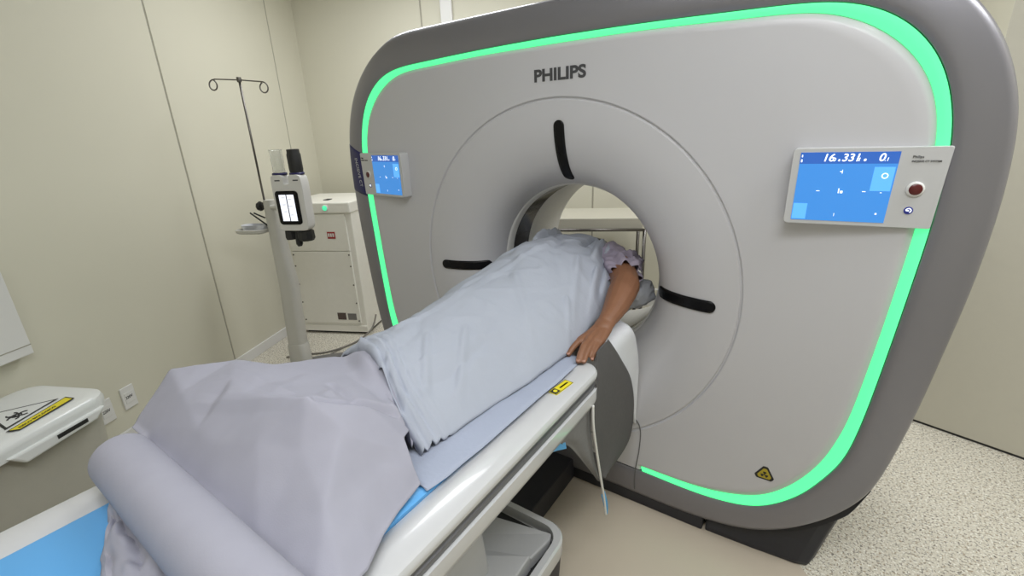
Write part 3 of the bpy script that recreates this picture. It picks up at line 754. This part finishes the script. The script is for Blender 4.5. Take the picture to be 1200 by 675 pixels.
# legs and feet
for s in (-1, 1):
    x = -.055+s*.08; fx = .005+s*.065; tz = .985 if s > 0 else .955
    ch([(x, -.34, .92, .075), (x+.02, -.60, .910, .056), (x+.04, -.74, .90, .047), (fx, -1.0, .875, .033)])
    ch([(fx, -1.0, .872, .032), (fx, -1.06, .895, .030), (fx+.004, -1.10, tz-.035, .024), (fx+.005, -1.11, tz, .015)])
# far arm along the body
ch([(-.20, .24, .935, .052), (-.245, 0, .905, .042), (-.235, -.22, .885, .03), (-.225, -.32, .873, .026), (-.222, -.38, .868, .016)])
# near arm: shoulder, elbow, forearm, wrist
ch([(.115, .265, .955, .062), (.175, .19, .962, .058), (.242, .085, .955, .053), (.268, .030, .942, .053)])
ch([(.268, .030, .942, .053), (.277, -.03, .930, .051), (.285, -.09, .913, .044), (.290, -.15, .898, .0345), (.2915, -.195, .888, .0285)])
capsule(mb, (.2915, -.19, .888), (.292, -.225, .880), .028, .028, 16, (.82, 1.12))
# palm
for kx, ky, kz in ((.268, -.300, .867), (.285, -.308, .869), (.301, -.309, .867), (.316, -.300, .861)):
    capsule(mb, (.284+(kx-.292)*.55+.008, -.222, .876), (kx, ky, kz), .0185, .0138)
# fingers
FI = [((.268, -.300, .867), (.258, -.338, .863), (.253, -.362, .853), (.251, -.384, .842)),
      ((.285, -.308, .869), (.287, -.355, .865), (.291, -.386, .853), (.296, -.410, .842)),
      ((.301, -.309, .867), (.304, -.352, .863), (.307, -.380, .852), (.311, -.402, .841)),
      ((.316, -.300, .861), (.320, -.335, .857), (.323, -.358, .849), (.326, -.376, .841))]
FR = [(.0122, .0105, .0096, .0080), (.0124, .0108, .0098, .0082), (.0118, .0104, .0094, .0078), (.0106, .0092, .0083, .0070)]
for pts, rs in zip(FI, FR):
    ch([(*p, r) for p, r in zip(pts, rs)])
ch([(.276, -.235, .872, .015), (.258, -.268, .862, .0125), (.246, -.296, .854, .0105), (.240, -.318, .848, .0085)])
me = bpy.data.meshes.new('body'); me.from_pydata([tuple(v-Pn.location) for v in mb.v], [], mb.f)
tmp = bpy.data.objects.new('body_tmp', me); COL.objects.link(tmp)
rm = tmp.modifiers.new('r', 'REMESH'); rm.mode = 'VOXEL'; rm.voxel_size = .0032
sm = tmp.modifiers.new('s', 'SMOOTH'); sm.factor = .5; sm.iterations = 3
dg = bpy.context.evaluated_depsgraph_get(); bme = bpy.data.meshes.new_from_object(tmp.evaluated_get(dg))
bpy.data.objects.remove(tmp, do_unlink=True)
bme.materials.clear(); bme.materials.append(M['skin']); bme.polygons.foreach_set('use_smooth', [True]*len(bme.polygons))
body = bpy.data.objects.new('body', bme); COL.objects.link(body); body.parent = Pn
for pts, rs in zip(FI, FR):
    a, b = Vector(pts[2]), Vector(pts[3]); t = (b-a).normalized(); up = Vector((0, 0, 1)); up = (up-t*up.dot(t)).normalized()
    c = b+up*rs[3]*.83; sd = t.cross(up); q = MB(); rows = []
    for i in range(7):
        s = -1+2*i/6; wv = .78*rs[3]*math.sqrt(max(.12, 1-abs(s)**3))
        rows.append([c+t*s*.0062+sd*wv*k-up*(k*k*.0016) for k in (-1, -.5, 0, .5, 1)])
    q.grid(rows); q.build('fingernail', 'nail', Pn, smooth=True, solid=.0012, off=0)
q = MB(); Ls = []
for i in range(1, 9):
    t = pi*i/9*.62
    Ls.append([hd+Vector((.083*sin(t)*cos(2*pi*k/24), .022+.105*cos(t)*1.0, .088*sin(t)*sin(2*pi*k/24))) for k in range(24)])
q.loops(Ls); q.build('hair', 'hair', Pn, smooth=True)
# gown sleeve bunched above the elbow
q = MB(); rows = []
ax0, ax1 = Vector((.248, .085, .957)), Vector((.09, .285, .958)); tt = (ax1-ax0).normalized(); u = Vector((0, 0, 1)); u = (u-tt*u.dot(tt)).normalized(); v = tt.cross(u)
for i in range(37):
    s = i/36; c = ax0+(ax1-ax0)*s; row = []
    for k in range(72):
        a = 2*pi*k/72
        r = .061+.016*s+.012*(1-s)*sin(7*a+2.2*nz(s*4, 3)+2)*sstep(1, .2, s)+.010*nz(cos(a)*2.2+s*5, sin(a)*2.2, s*6)+.005*nz(cos(a)*6, sin(a)*6+s*14, 4)
        if s < .04: r -= .006
        row.append(c+(u*cos(a)+v*sin(a))*r)
    rows.append(row)
q.loops(rows, False, False); q.build('gown_sleeve', 'gown', Pn, smooth=True, solid=.0015, off=1)
# ruffled flap of the gown standing up behind the elbow
q = MB(); rows = []
for i in range(25):
    s = i/24; row = []
    for j in range(31):
        t = j/30
        base = Vector((.185+.07*t, .195-.085*t, 1.012-.022*t)); tip = Vector((.245+.04*t, .285-.13*t, .985-.03*t))
        p = base.lerp(tip, s)
        p = p+Vector((.008*nz(t*5, s*4, 1), .010*sin(t*11+s*3), .016*nz(t*6, s*5, 3)+.010*sin(t*12+s*4)+.012*sin(pi*s)))
        row.append(p)
    rows.append(row)
q.grid(rows); q.build('gown_ruffle', 'gown', Pn, smooth=True, solid=.002, off=0)

# ------------------------------------------------------------------ grey towel beside the head
mb = MB(); Ls = []
for i in range(1, 24):
    t = pi*i/24
    Ls.append([Vector((.262+.055*sin(t)**.5*cos(a)*(1+.25*nz(cos(a)*2, sin(a)*2, t*2)), .20+.10*sin(t)**.5*sin(a)*(1+.2*nz(cos(a)*2+4, sin(a)*2, t*2)), .858-.045*cos(t)+.008*nz(cos(a)*3, sin(a)*3, t*3))) for a in [2*pi*k/40 for k in range(40)]])
mb.loops(Ls); tag(mb.build('folded_towel', 'towel', None, smooth=True), 'bundled grey cloth on the cradle behind the patient\u2019s elbow inside the bore', 'towel')

# ------------------------------------------------------------------ cloth hanging off the couch end
Dr = thing('hanging_drape', 'light and charcoal grey cloth hanging off the couch end below the hand', 'cloth', (.33, -.15, .83))
def ruled(name, Lp, Rp, m, wav=.006, seed=0, parent=Dr, solid=.0015):
    n = 48; mm = 20
    def samp(P, t):
        P = [Vector(p) for p in P]; C_ = catmull(P, 10); f = t*(len(C_)-1); i = int(f); i = min(i, len(C_)-2); return C_[i].lerp(C_[i+1], f-i)
    rows = []
    for i in range(n+1):
        t = i/n; a = samp(Lp, t); b = samp(Rp, t)
        rows.append([a.lerp(b, j/mm)+Vector((wav*sin(j/mm*7+seed+t*2)*(.3+t)+wav*.5*nz(j*.2, t*6, seed), 0, 0)) for j in range(mm+1)])
    q = MB(); q.grid(rows); return q.build(name, m, parent, smooth=True, solid=solid, off=0)
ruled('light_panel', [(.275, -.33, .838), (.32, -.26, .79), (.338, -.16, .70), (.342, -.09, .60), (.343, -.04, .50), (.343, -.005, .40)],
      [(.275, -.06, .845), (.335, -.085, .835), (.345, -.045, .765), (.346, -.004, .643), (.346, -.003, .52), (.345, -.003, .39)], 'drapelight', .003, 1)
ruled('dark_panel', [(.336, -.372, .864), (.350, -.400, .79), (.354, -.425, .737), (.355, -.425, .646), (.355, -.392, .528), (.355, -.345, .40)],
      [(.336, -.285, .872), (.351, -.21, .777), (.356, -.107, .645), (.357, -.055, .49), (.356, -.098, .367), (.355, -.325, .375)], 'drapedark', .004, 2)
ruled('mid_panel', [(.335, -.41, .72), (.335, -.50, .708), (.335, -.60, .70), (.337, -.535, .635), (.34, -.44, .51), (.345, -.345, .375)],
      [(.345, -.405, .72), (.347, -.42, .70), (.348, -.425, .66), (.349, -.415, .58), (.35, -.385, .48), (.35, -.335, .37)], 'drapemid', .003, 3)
q = MB(); q.tube(catmull([(.361, -.442, .73), (.362, -.438, .656), (.362, -.408, .543), (.362, -.377, .438), (.362, -.342, .325), (.362, -.314, .215)], 8), .0042, 8); q.build('white_edging', 'white', Dr, smooth=True)
ruled('tape', [(.358, -.352, .33), (.360, -.332, .27), (.36, -.312, .212)], [(.359, -.325, .325), (.362, -.305, .26), (.362, -.300, .208)], 'tape', .001, 0)
ruled('tape', [(.33, -.645, .706), (.33, -.635, .684)], [(.335, -.565, .672), (.335, -.56, .648)], 'tape', .0005, 0)

# ------------------------------------------------------------------ electrical cabinet on the back left
cab = thing('equipment_cabinet', 'cream metal equipment cabinet with small green lamp behind the stand', 'cabinet', AB(-1.89, 1.6, 0))
a0, a1, b0, b1 = -2.165, -1.605, 1.383, 1.95
def abbox(mb, A0, A1, B0, B1, z0, z1):
    mb.prism([AB(A0, B0, z0), AB(A1, B0, z0), AB(A1, B1, z0), AB(A0, B1, z0)], (0, 0, z1-z0))
mb = MB(); abbox(mb, a0, a1, b0+.012, b1, .07, 1.03); mb.build('body', 'cabinet', cab, bevel=.006)
mb = MB(); abbox(mb, a0-.006, a1+.006, b0-.004, b1, .975, 1.055); mb.build('top_cover', 'cabinet', cab, bevel=.008)
mb = MB(); abbox(mb, a0+.03, a1-.045, b0, b0+.02, .69, .968); mb.build('upper_panel', 'cabinet', cab, bevel=.003)
mb = MB(); abbox(mb, a0+.03, a1-.045, b0, b0+.02, .095, .684); lp = mb.build('lower_panel', 'cabinet', cab, bevel=.003)
for z in (.12, .27, .42, .57, .66):
    for aa in (a0+.042, a1-.057):
        mb = MB(); mb.lathe(AB(aa, b0, z), -BX, [(.006, 0), (.006, .003)], 10); mb.build('screw', 'steel', lp)
mb = MB(); abbox(mb, a0, a1, b0+.004, b1, .022, .075); mb.build('bottom_rail', 'cabinet', cab, bevel=.003)
mb = MB(); abbox(mb, a0+.02, a1-.02, b0+.03, b1-.02, 0, .024); mb.build('base', 'knob', cab)
mb = MB(); mb.lathe(AB(-1.79, b0-.004, 1.016), -BX, [(.024, 0), (.024, .004), (.02, .008)], 24); gl = mb.build('lamp_ring', 'white', cab, smooth='auto')
mb = MB(); mb.lathe(AB(-1.79, b0-.01, 1.016), -BX, [(.019, 0), (.019, .004), (.012, .008)], 24); mb.build('green_lamp', 'greenled', gl, smooth='auto')
mb = MB(); abbox(mb, -1.812, -1.748, b0-.0015, b0+.001, .785, .838); rl = mb.build('red_label', 'redlabel', cab)
mb = MB()
for i, (w_, ) in enumerate(((.012,), (.012,), (.012,))): abbox(mb, -1.806+i*.018, -1.793+i*.018, b0-.0025, b0-.001, .80, .826)
mb.build('label_print', 'white', rl)
mb = MB(); abbox(mb, -1.84, -1.768, b0-.0015, b0+.001, .128, .186); mb.build('rating_plate', 'brownlabel', cab)
mb = MB(); abbox(mb, -1.752, -1.68, b0-.0015, b0+.001, .128, .182); mb.build('rating_plate', 'greylabel', cab)
mb = MB(); abbox(mb, -1.87, -1.83, 1.5, 1.56, 1.054, 1.06); mb.build('top_handle', 'knob', cab)
# cables on the floor
mb = MB(); mb.tube(catmull([AB(-1.575, 1.50, .13), AB(-1.575, 1.40, .05), AB(-1.62, 1.27, .012), AB(-1.68, 1.15, .008), AB(-1.78, 1.05, .007), AB(-1.93, 1.0, .007), AB(-2.03, .95, .007)], 8), .007, 8)
tag(mb.build('power_cable', 'cable', None, smooth=True), 'grey cable curving over the floor from cabinet to injector stand', 'cable')
mb = MB(); mb.tube(catmull([AB(-1.64, 1.25, .006), AB(-1.69, 1.12, .006), AB(-1.74, 1.0, .006), AB(-1.79, .90, .006)], 8), .004, 8)
tag(mb.build('data_cable', 'cable', None, smooth=True), 'thinner beige cable lying on the floor just in front of the thicker one', 'cable')

# ------------------------------------------------------------------ contrast injector stand
S = thing('injector_stand', 'grey floor stand with thin hooked pole and round tray', 'stand', AB(-1.82, .82, 0))
cb = .835
mb = MB(); Ls = []
for z, a, hw, hd_ in ((.17, -1.825, .056, .045), (.6, -1.80, .055, .044), (1.0, -1.812, .040, .04), (1.155, -1.815, .036, .036)):
    Ls.append([AB(a+x, cb+y, z) for x, y in rrect(hw, hd_, .028)])
mb.loops(Ls); mb.build('column', 'pole', S, smooth='auto')
mb = MB(); Ls = []
for z, hw in ((.012, .066), (.03, .066), (.18, .061), (.19, .056)): Ls.append([AB(-1.825+x, cb+y, z) for x, y in rrect(hw, .05, .03)])
mb.loops(Ls); mb.build('column_socket', 'pole', S, smooth='auto')
for ang in (40, 130, 220, 310):
    d_ = AX*cos(radians(ang))+BX*sin(radians(ang)); c = AB(-1.82, cb, 0); p = AX*(-sin(radians(ang)))+BX*cos(radians(ang))
    mb = MB(); Ls = []
    for t, w_, h_ in ((.0, .05, .055), (.1, .05, .05), (.2, .042, .04), (.28, .03, .03), (.32, .012, .024)):
        Ls.append([c+d_*t+p*x+Vector((0, 0, z)) for x, z in ((-w_, .004), (w_, .004), (w_*.8, h_*.8), (0, h_), (-w_*.8, h_*.8))])
    mb.loops(Ls); mb.build('leg', 'darkfoot', S, smooth='auto')
pb, pt = AB(-1.845, .825, 1.14), AB(-1.836, .815, 1.828)
mb = MB(); mb.tube([pb, pt], .0062, 10); ip = mb.build('drip_pole', 'steel', S, smooth=True)
mb = MB(); l0 = AB(-1.975, .80, 1.838); r0 = AB(-1.72, .83, 1.815); mb.tube([l0, pt, r0], .0035, 8); mb.lathe(pt-Vector((0, 0, .012)), (0, 0, 1), [(.012, 0), (.014, .01), (.012, .026)], 14); mb.build('cross_bar', 'steel', ip, smooth='auto')
for e, sg in ((l0, -1), (r0, 1)):
    mb = MB(); pts = []
    for k in range(22):
        a = radians(95+sg*(-0)+340*k/21*(-sg)); pts.append(e+AX*(.028*cos(a)+sg*.012)+Vector((0, 0, .028*sin(a)-.03))+BX*(.0008*k*sg))
    mb.tube([e]+pts, .0038, 8); mb.build('hook', 'steel', ip, smooth=True)
mb = MB(); mb.lathe(AB(-1.85, .825, 1.118), -AX, [(.012, 0), (.012, .02), (.028, .022), (.030, .035), (.024, .045)], 8); mb.build('clamp_knob', 'knob', S)
mb = MB(); mb.tube(catmull([AB(-1.845, .81, 1.0), AB(-1.89, .79, 1.05), AB(-1.925, .78, 1.085)], 6), .005, 8); mb.tube(catmull([AB(-1.845, .80, 1.05), AB(-1.88, .79, 1.07), AB(-1.90, .78, 1.085)], 6), .005, 8); mb.build('hose', 'knob', S, smooth=True)
mb = MB(); c = AB(-1.945, .80, .965); Ls = []
for z, hx, hy in ((-.008, .085, .05), (0, .095, .06), (.016, .098, .063), (.018, .092, .057), (.004, .085, .05)): Ls.append([c+AX*x+BX*y+Vector((0, 0, z)) for x, y in rrect(hx, hy, .04)])
mb.loops(Ls); tr = mb.build('tray', 'pole', S, smooth='auto')
mb = MB(); Ls = []
c2 = c+Vector((0, 0, .012))
for z, hx in ((-.006, .07), (.02, .08), (.028, .08), (.028, .074), (.002, .066)): Ls.append([c2+BX*.02+AX*x+BX*y+Vector((0, 0, z)) for x, y in rrect(hx, .04, .03)])
mb.loops(Ls); mb.build('tray_insert', 'drapelight', tr, smooth='auto')
mb = MB(); mb.lathe(AB(-1.79, .80, 1.115), AX, [(.014, 0), (.014, .03), (.02, .032), (.02, .055)], 14); mb.build('arm_joint', 'pole', S, smooth='auto')
# injector head: hangs on the stand as one unit with it
hz0, hz1 = .985, 1.312
hA = (-1.695, -1.505); hB = (.715, .80)
H = bpy.data.objects.new('injector_head', None); COL.objects.link(H); H.parent = S; H.location = AB(-1.65, .79, 1.15)-S.location
def headout(a_, z_):   # outline in (u,z) of the head front with the notch between two shoulders
    return a_, z_
ol = [(0, .03), (.012, .006), (.03, 0), (.155, 0), (.178, .008), (.188, .03), (.190, .15), (.192, .25), (.188, .305), (.178, .322), (.15, .327), (.118, .322), (.112, .305), (.110, .278), (.085, .272), (.078, .282), (.076, .308), (.068, .322), (.04, .327), (.012, .322), (.0, .305), (-.004, .2)]
ol = [(p.x, p.y) for p in catmull([Vector((x, z, 0)) for x, z in ol], 3, True)]
Ls = []
cxm, czm = .094, .16
for bb, sc_ in ((hB[0]+.012, .955), (hB[0]+.004, .98), (hB[0], 1.0) if False else (hB[0]+.001, .99), (hB[0]+.02, 1.005), (hB[1]-.03, 1.0), (hB[1]-.008, .97), (hB[1], .93)):
    Ls.append([AB(hA[0]+cxm+(u_-cxm)*sc_, bb, hz0+czm+(z_-czm)*sc_) for u_, z_ in ol])
Ls = [Ls[2], Ls[3], Ls[4], Ls[5], Ls[6]]
mb = MB(); mb.loops(Ls); mb.build('housing', 'white', H, smooth='auto', bevel=.006, segs=3)
fb = hB[0]+.001
mb = MB(); Ls = []
for bb, g in ((fb+.002, 0), (fb-.004, 0), (fb-.006, -.003)): Ls.append([AB(-1.611+x+.0*z, bb, 1.122+z) for x, z in rrect(.072+g, .098+g, .02)])
mb.loops(Ls); sb = mb.build('screen_bezel', 'black', H, smooth='auto')
for s in (-1, 1):
    mb = MB(); abbox(mb, -1.611+s*.025-.0215, -1.611+s*.025+.0215, fb-.0075, fb-.005, 1.046, 1.198); mb.build('screen', 'lcd', sb)
for k, (u_, z_) in enumerate(((.03, .13), (.03, .09), (.03, .05), (.07, .12), (.07, .08), (.07, .03))):
    mb = MB(); abbox(mb, -1.673+u_+.0, -1.673+u_+.022, fb-.0082, fb-.0074, 1.05+z_, 1.053+z_); mb.build('screen_text', 'display', sb)
for uu, cm in ((.038, 'clear'), (.148, 'knob')):
    c = AB(hA[0]+uu, .757, hz1-.004)
    mb = MB(); mb.lathe(c, (0, 0, 1), [(.040, 0), (.042, .006), (.038, .012)], 24); mb.build('syringe_collar', 'navy', H, smooth='auto')
    mb = MB()
    if cm == 'clear': mb.lathe(c+Vector((0, 0, .01)), (0, 0, 1), [(.034, 0), (.034, .125), (.036, .127), (.036, .131), (.030, .131), (.030, .01)], 28, True, True)
    else: mb.lathe(c+Vector((0, 0, .01)), (0, 0, 1), [(.036, 0), (.038, .02), (.038, .10), (.034, .112), (.034, .128), (.028, .13)], 28)
    mb.build('syringe_sleeve', cm, H, smooth='auto')
for k in range(2):
    mb = MB(); abbox(mb, hA[0]+.025+k*.115, hA[0]+.058+k*.115, fb-.0005, fb+.004, 1.275, 1.282); mb.build('marking', 'logo', H)
for uu in (.035, .135):
    mb = MB(); mb.lathe(AB(hA[0]+uu, .757, hz0+.004), (0, 0, -1), [(.02, 0), (.032, .012), (.034, .05), (.03, .062)] if uu < .1 else [(.02, 0), (.048, .012), (.05, .055), (.04, .07)], 10); mb.build('hand_knob', 'knob', H)
mb = MB(); mb.lathe(AB(hA[0]+.085, .75, hz0), (0, 0, -1), [(.014, 0), (.018, .03), (.02, .085), (.012, .10)], 12); mb.build('release_lever', 'knob', H)

# ------------------------------------------------------------------ pedal bin at the left wall
B = thing('pedal_bin', 'beige pedal bin with white lid and warning labels by the wall', 'bin', AB(-2.05, -.68, 0))
A0, A1, B0, B1 = -2.245, -1.845, -1.05, -.345
mb = MB(); Ls = []
for z, g in ((0, .05), (.03, .045), (.50, .018), (.515, .02)):
    Ls.append([AB((A0+A1)/2+x, (B0+B1)/2+y, z) for x, y in rrect((A1-A0)/2-g, (B1-B0)/2-g, .05)])
mb.loops(Ls); mb.build('body', 'binbody', B, smooth='auto')
mb = MB(); Ls = []
def lidl(z, g): return [AB((A0+A1)/2+x+(.03*(1-((y)/(.36))**2) if x > 0 else 0), (B0+B1)/2+y, z) for x, y in rrect((A1-A0)/2-g, (B1-B0)/2-g, .075, 8)]
mb.loops([lidl(.488, .006), lidl(.488, .0), lidl(.52, -.003), lidl(.538, .002), lidl(.547, .014), lidl(.551, .035), lidl(.549, .07), lidl(.553, .12)])
lid = mb.build('lid', 'binwhite', B, smooth='auto')
# skirt tab at the front right of the lid
mb = MB(); mb.prism([AB(A1+.004, -.69, .452), AB(A1+.004, -.44, .462), AB(A1+.004, -.395, .50), AB(A1+.004, -.735, .50)], AX*.022); mb.build('lid_skirt', 'binwhite', lid, bevel=.008)
def on_lid(a, b, h=.5535): return AB(a, b, h)
def tri3(P, grow):
    c = sum(P, Vector((0, 0, 0)))/3; return [c+(p-c)*grow for p in P]
TP = [on_lid(-1.962, -.450), on_lid(-1.928, -.652), on_lid(-2.125, -.585)]
mb = MB(); mb.prism(TP, (0, 0, .0008)); t1 = mb.build('biohazard_sign', 'ink', lid)
mb = MB(); mb.prism([p+Vector((0, 0, .0006)) for p in tri3(TP, .86)], (0, 0, .0008)); mb.build('sign_field', 'binwhite', t1)
mb = MB(); c = on_lid(-1.992, -.572, .5549)
for a in (90, 210, 330):
    q_ = c+AX*(-.021*sin(radians(a)))+BX*(.021*cos(radians(a)))
    mb.tube([q_+AX*(-.015*sin(radians(a+b_)))+BX*(.015*cos(radians(a+b_))) for b_ in range(50, 320, 18)], .0032, 6)
mb.tube([c+AX*.014*cos(radians(k*24))+BX*.014*sin(radians(k*24)) for k in range(16)], .0024, 6)
mb.build('biohazard_mark', 'ink', t1)
SP = [on_lid(-1.910, -.662), on_lid(-1.872, -.645), on_lid(-1.896, -.440), on_lid(-1.945, -.436)]
mb = MB(); mb.prism(SP, (0, 0, .0008)); y1 = mb.build('warning_strip_edge', 'ink', lid)
mb = MB(); mb.prism([p+Vector((0, 0, .0006)) for p in ((SP[0].lerp(SP[1], .13)).lerp(SP[3].lerp(SP[2], .13), .03), (SP[0].lerp(SP[1], .87)).lerp(SP[3].lerp(SP[2], .87), .03), (SP[0].lerp(SP[1], .87)).lerp(SP[3].lerp(SP[2], .87), .97), (SP[0].lerp(SP[1], .13)).lerp(SP[3].lerp(SP[2], .13), .97))], (0, 0, .0008)); y2 = mb.build('warning_strip', 'yellow', y1)
txt('lettering', 'RISCO BIOL\u00d3GICO', .016, frame(on_lid(-1.884, -.635, .5553), BX-AX*.15, -AX-BX*.15), 'ink', y1, sx=1.0, bold=.01)
mb = MB(); s0 = AB(A1+.0265, -.53, .482)
mb.prism([s0-BX*.055-Vector((0, 0, .008)), s0+BX*.055-Vector((0, 0, .008)), s0+BX*.055+Vector((0, 0, .008)), s0-BX*.055+Vector((0, 0, .008))], AX*.0012); mb.build('sticker', 'ink', lid)
mb = MB(); mb.prism([AB(A1-.02, -.75, .03), AB(A1+.06, -.75, .03), AB(A1+.06, -.62, .03), AB(A1-.02, -.62, .03)], (0, 0, .02)); mb.build('pedal', 'knob', B, bevel=.005)

# ------------------------------------------------------------------ sockets and wall box on the left wall
def socket(bc, zc_, label):
    so = thing('wall_socket', label, 'socket', AB(LW, bc, zc_), 'wall sockets')
    mb = MB(); mb.prism([AB(LW, bc-.036, zc_-.062), AB(LW, bc+.036, zc_-.062), AB(LW, bc+.036, zc_+.062), AB(LW, bc-.036, zc_+.062)], AX*.009); mb.build('plate', 'white', so, bevel=.004)
    mb = MB(); mb.prism([AB(LW+.008, bc-.024, zc_-.03), AB(LW+.008, bc+.024, zc_-.03), AB(LW+.008, bc+.024, zc_+.03), AB(LW+.008, bc-.024, zc_+.03)], AX*.003); mb.build('insert', 'white', so, bevel=.002)
    txt('voltage', '220V', .021, frame(AB(LW+.0115, bc-.021, zc_-.004), BX, (0, 0, 1)), 'ink', so, bold=.01, sx=.85)
socket(.033, .238, 'white wall socket right of the pedal bin, the farther of two')
socket(-.092, .229, 'white wall socket partly hidden by the pedal bin lid edge')
wb = thing('wall_box', 'white box mounted on the wall above the pedal bin', 'box', AB(LW, -.62, .66))
mb = MB(); mb.prism([AB(LW, -.98, .672), AB(LW, -.305, .672), AB(LW, -.305, .672+.42), AB(LW, -.98, .672+.42)], AX*.06); mb.build('case', 'white', wb, bevel=.004)
mb = MB(); mb.prism([AB(LW+.06, -.98, .712), AB(LW+.06, -.306, .712), AB(LW+.06, -.306, .716), AB(LW+.06, -.98, .716)], AX*.001); mb.build('lid_line', 'seam', wb)

# ------------------------------------------------------------------ steel trolley behind the scanner
Tr = thing('instrument_trolley', 'white topped steel trolley seen through the scanner bore', 'trolley', AB(.2, 1.8, 0))
mb = MB(); abbox(mb, -.35, .50, 1.60, 2.05, .80, .883); mb.build('top', 'door', Tr, bevel=.006)
mb = MB(); mb.tube([AB(-.35, 1.585, .80), AB(.515, 1.585, .80)], .011, 10); mb.build('front_rail', 'steel', Tr, smooth=True)
for aa in (-.33, .515):
    for bb in (1.60, 2.03):
        mb = MB(); mb.tube([AB(aa, bb, 0), AB(aa, bb, .80)], .013, 12); mb.build('leg', 'steel', Tr, smooth=True)
mb = MB(); abbox(mb, -.33, .62, 1.61, 2.03, .27, .29); mb.build('shelf', 'steel', Tr, bevel=.004)
mb = MB(); mb.tube([AB(-.33, 1.59, .352), AB(.63, 1.59, .352)], .007, 10); mb.build('lower_rail', 'white', Tr, smooth=True)
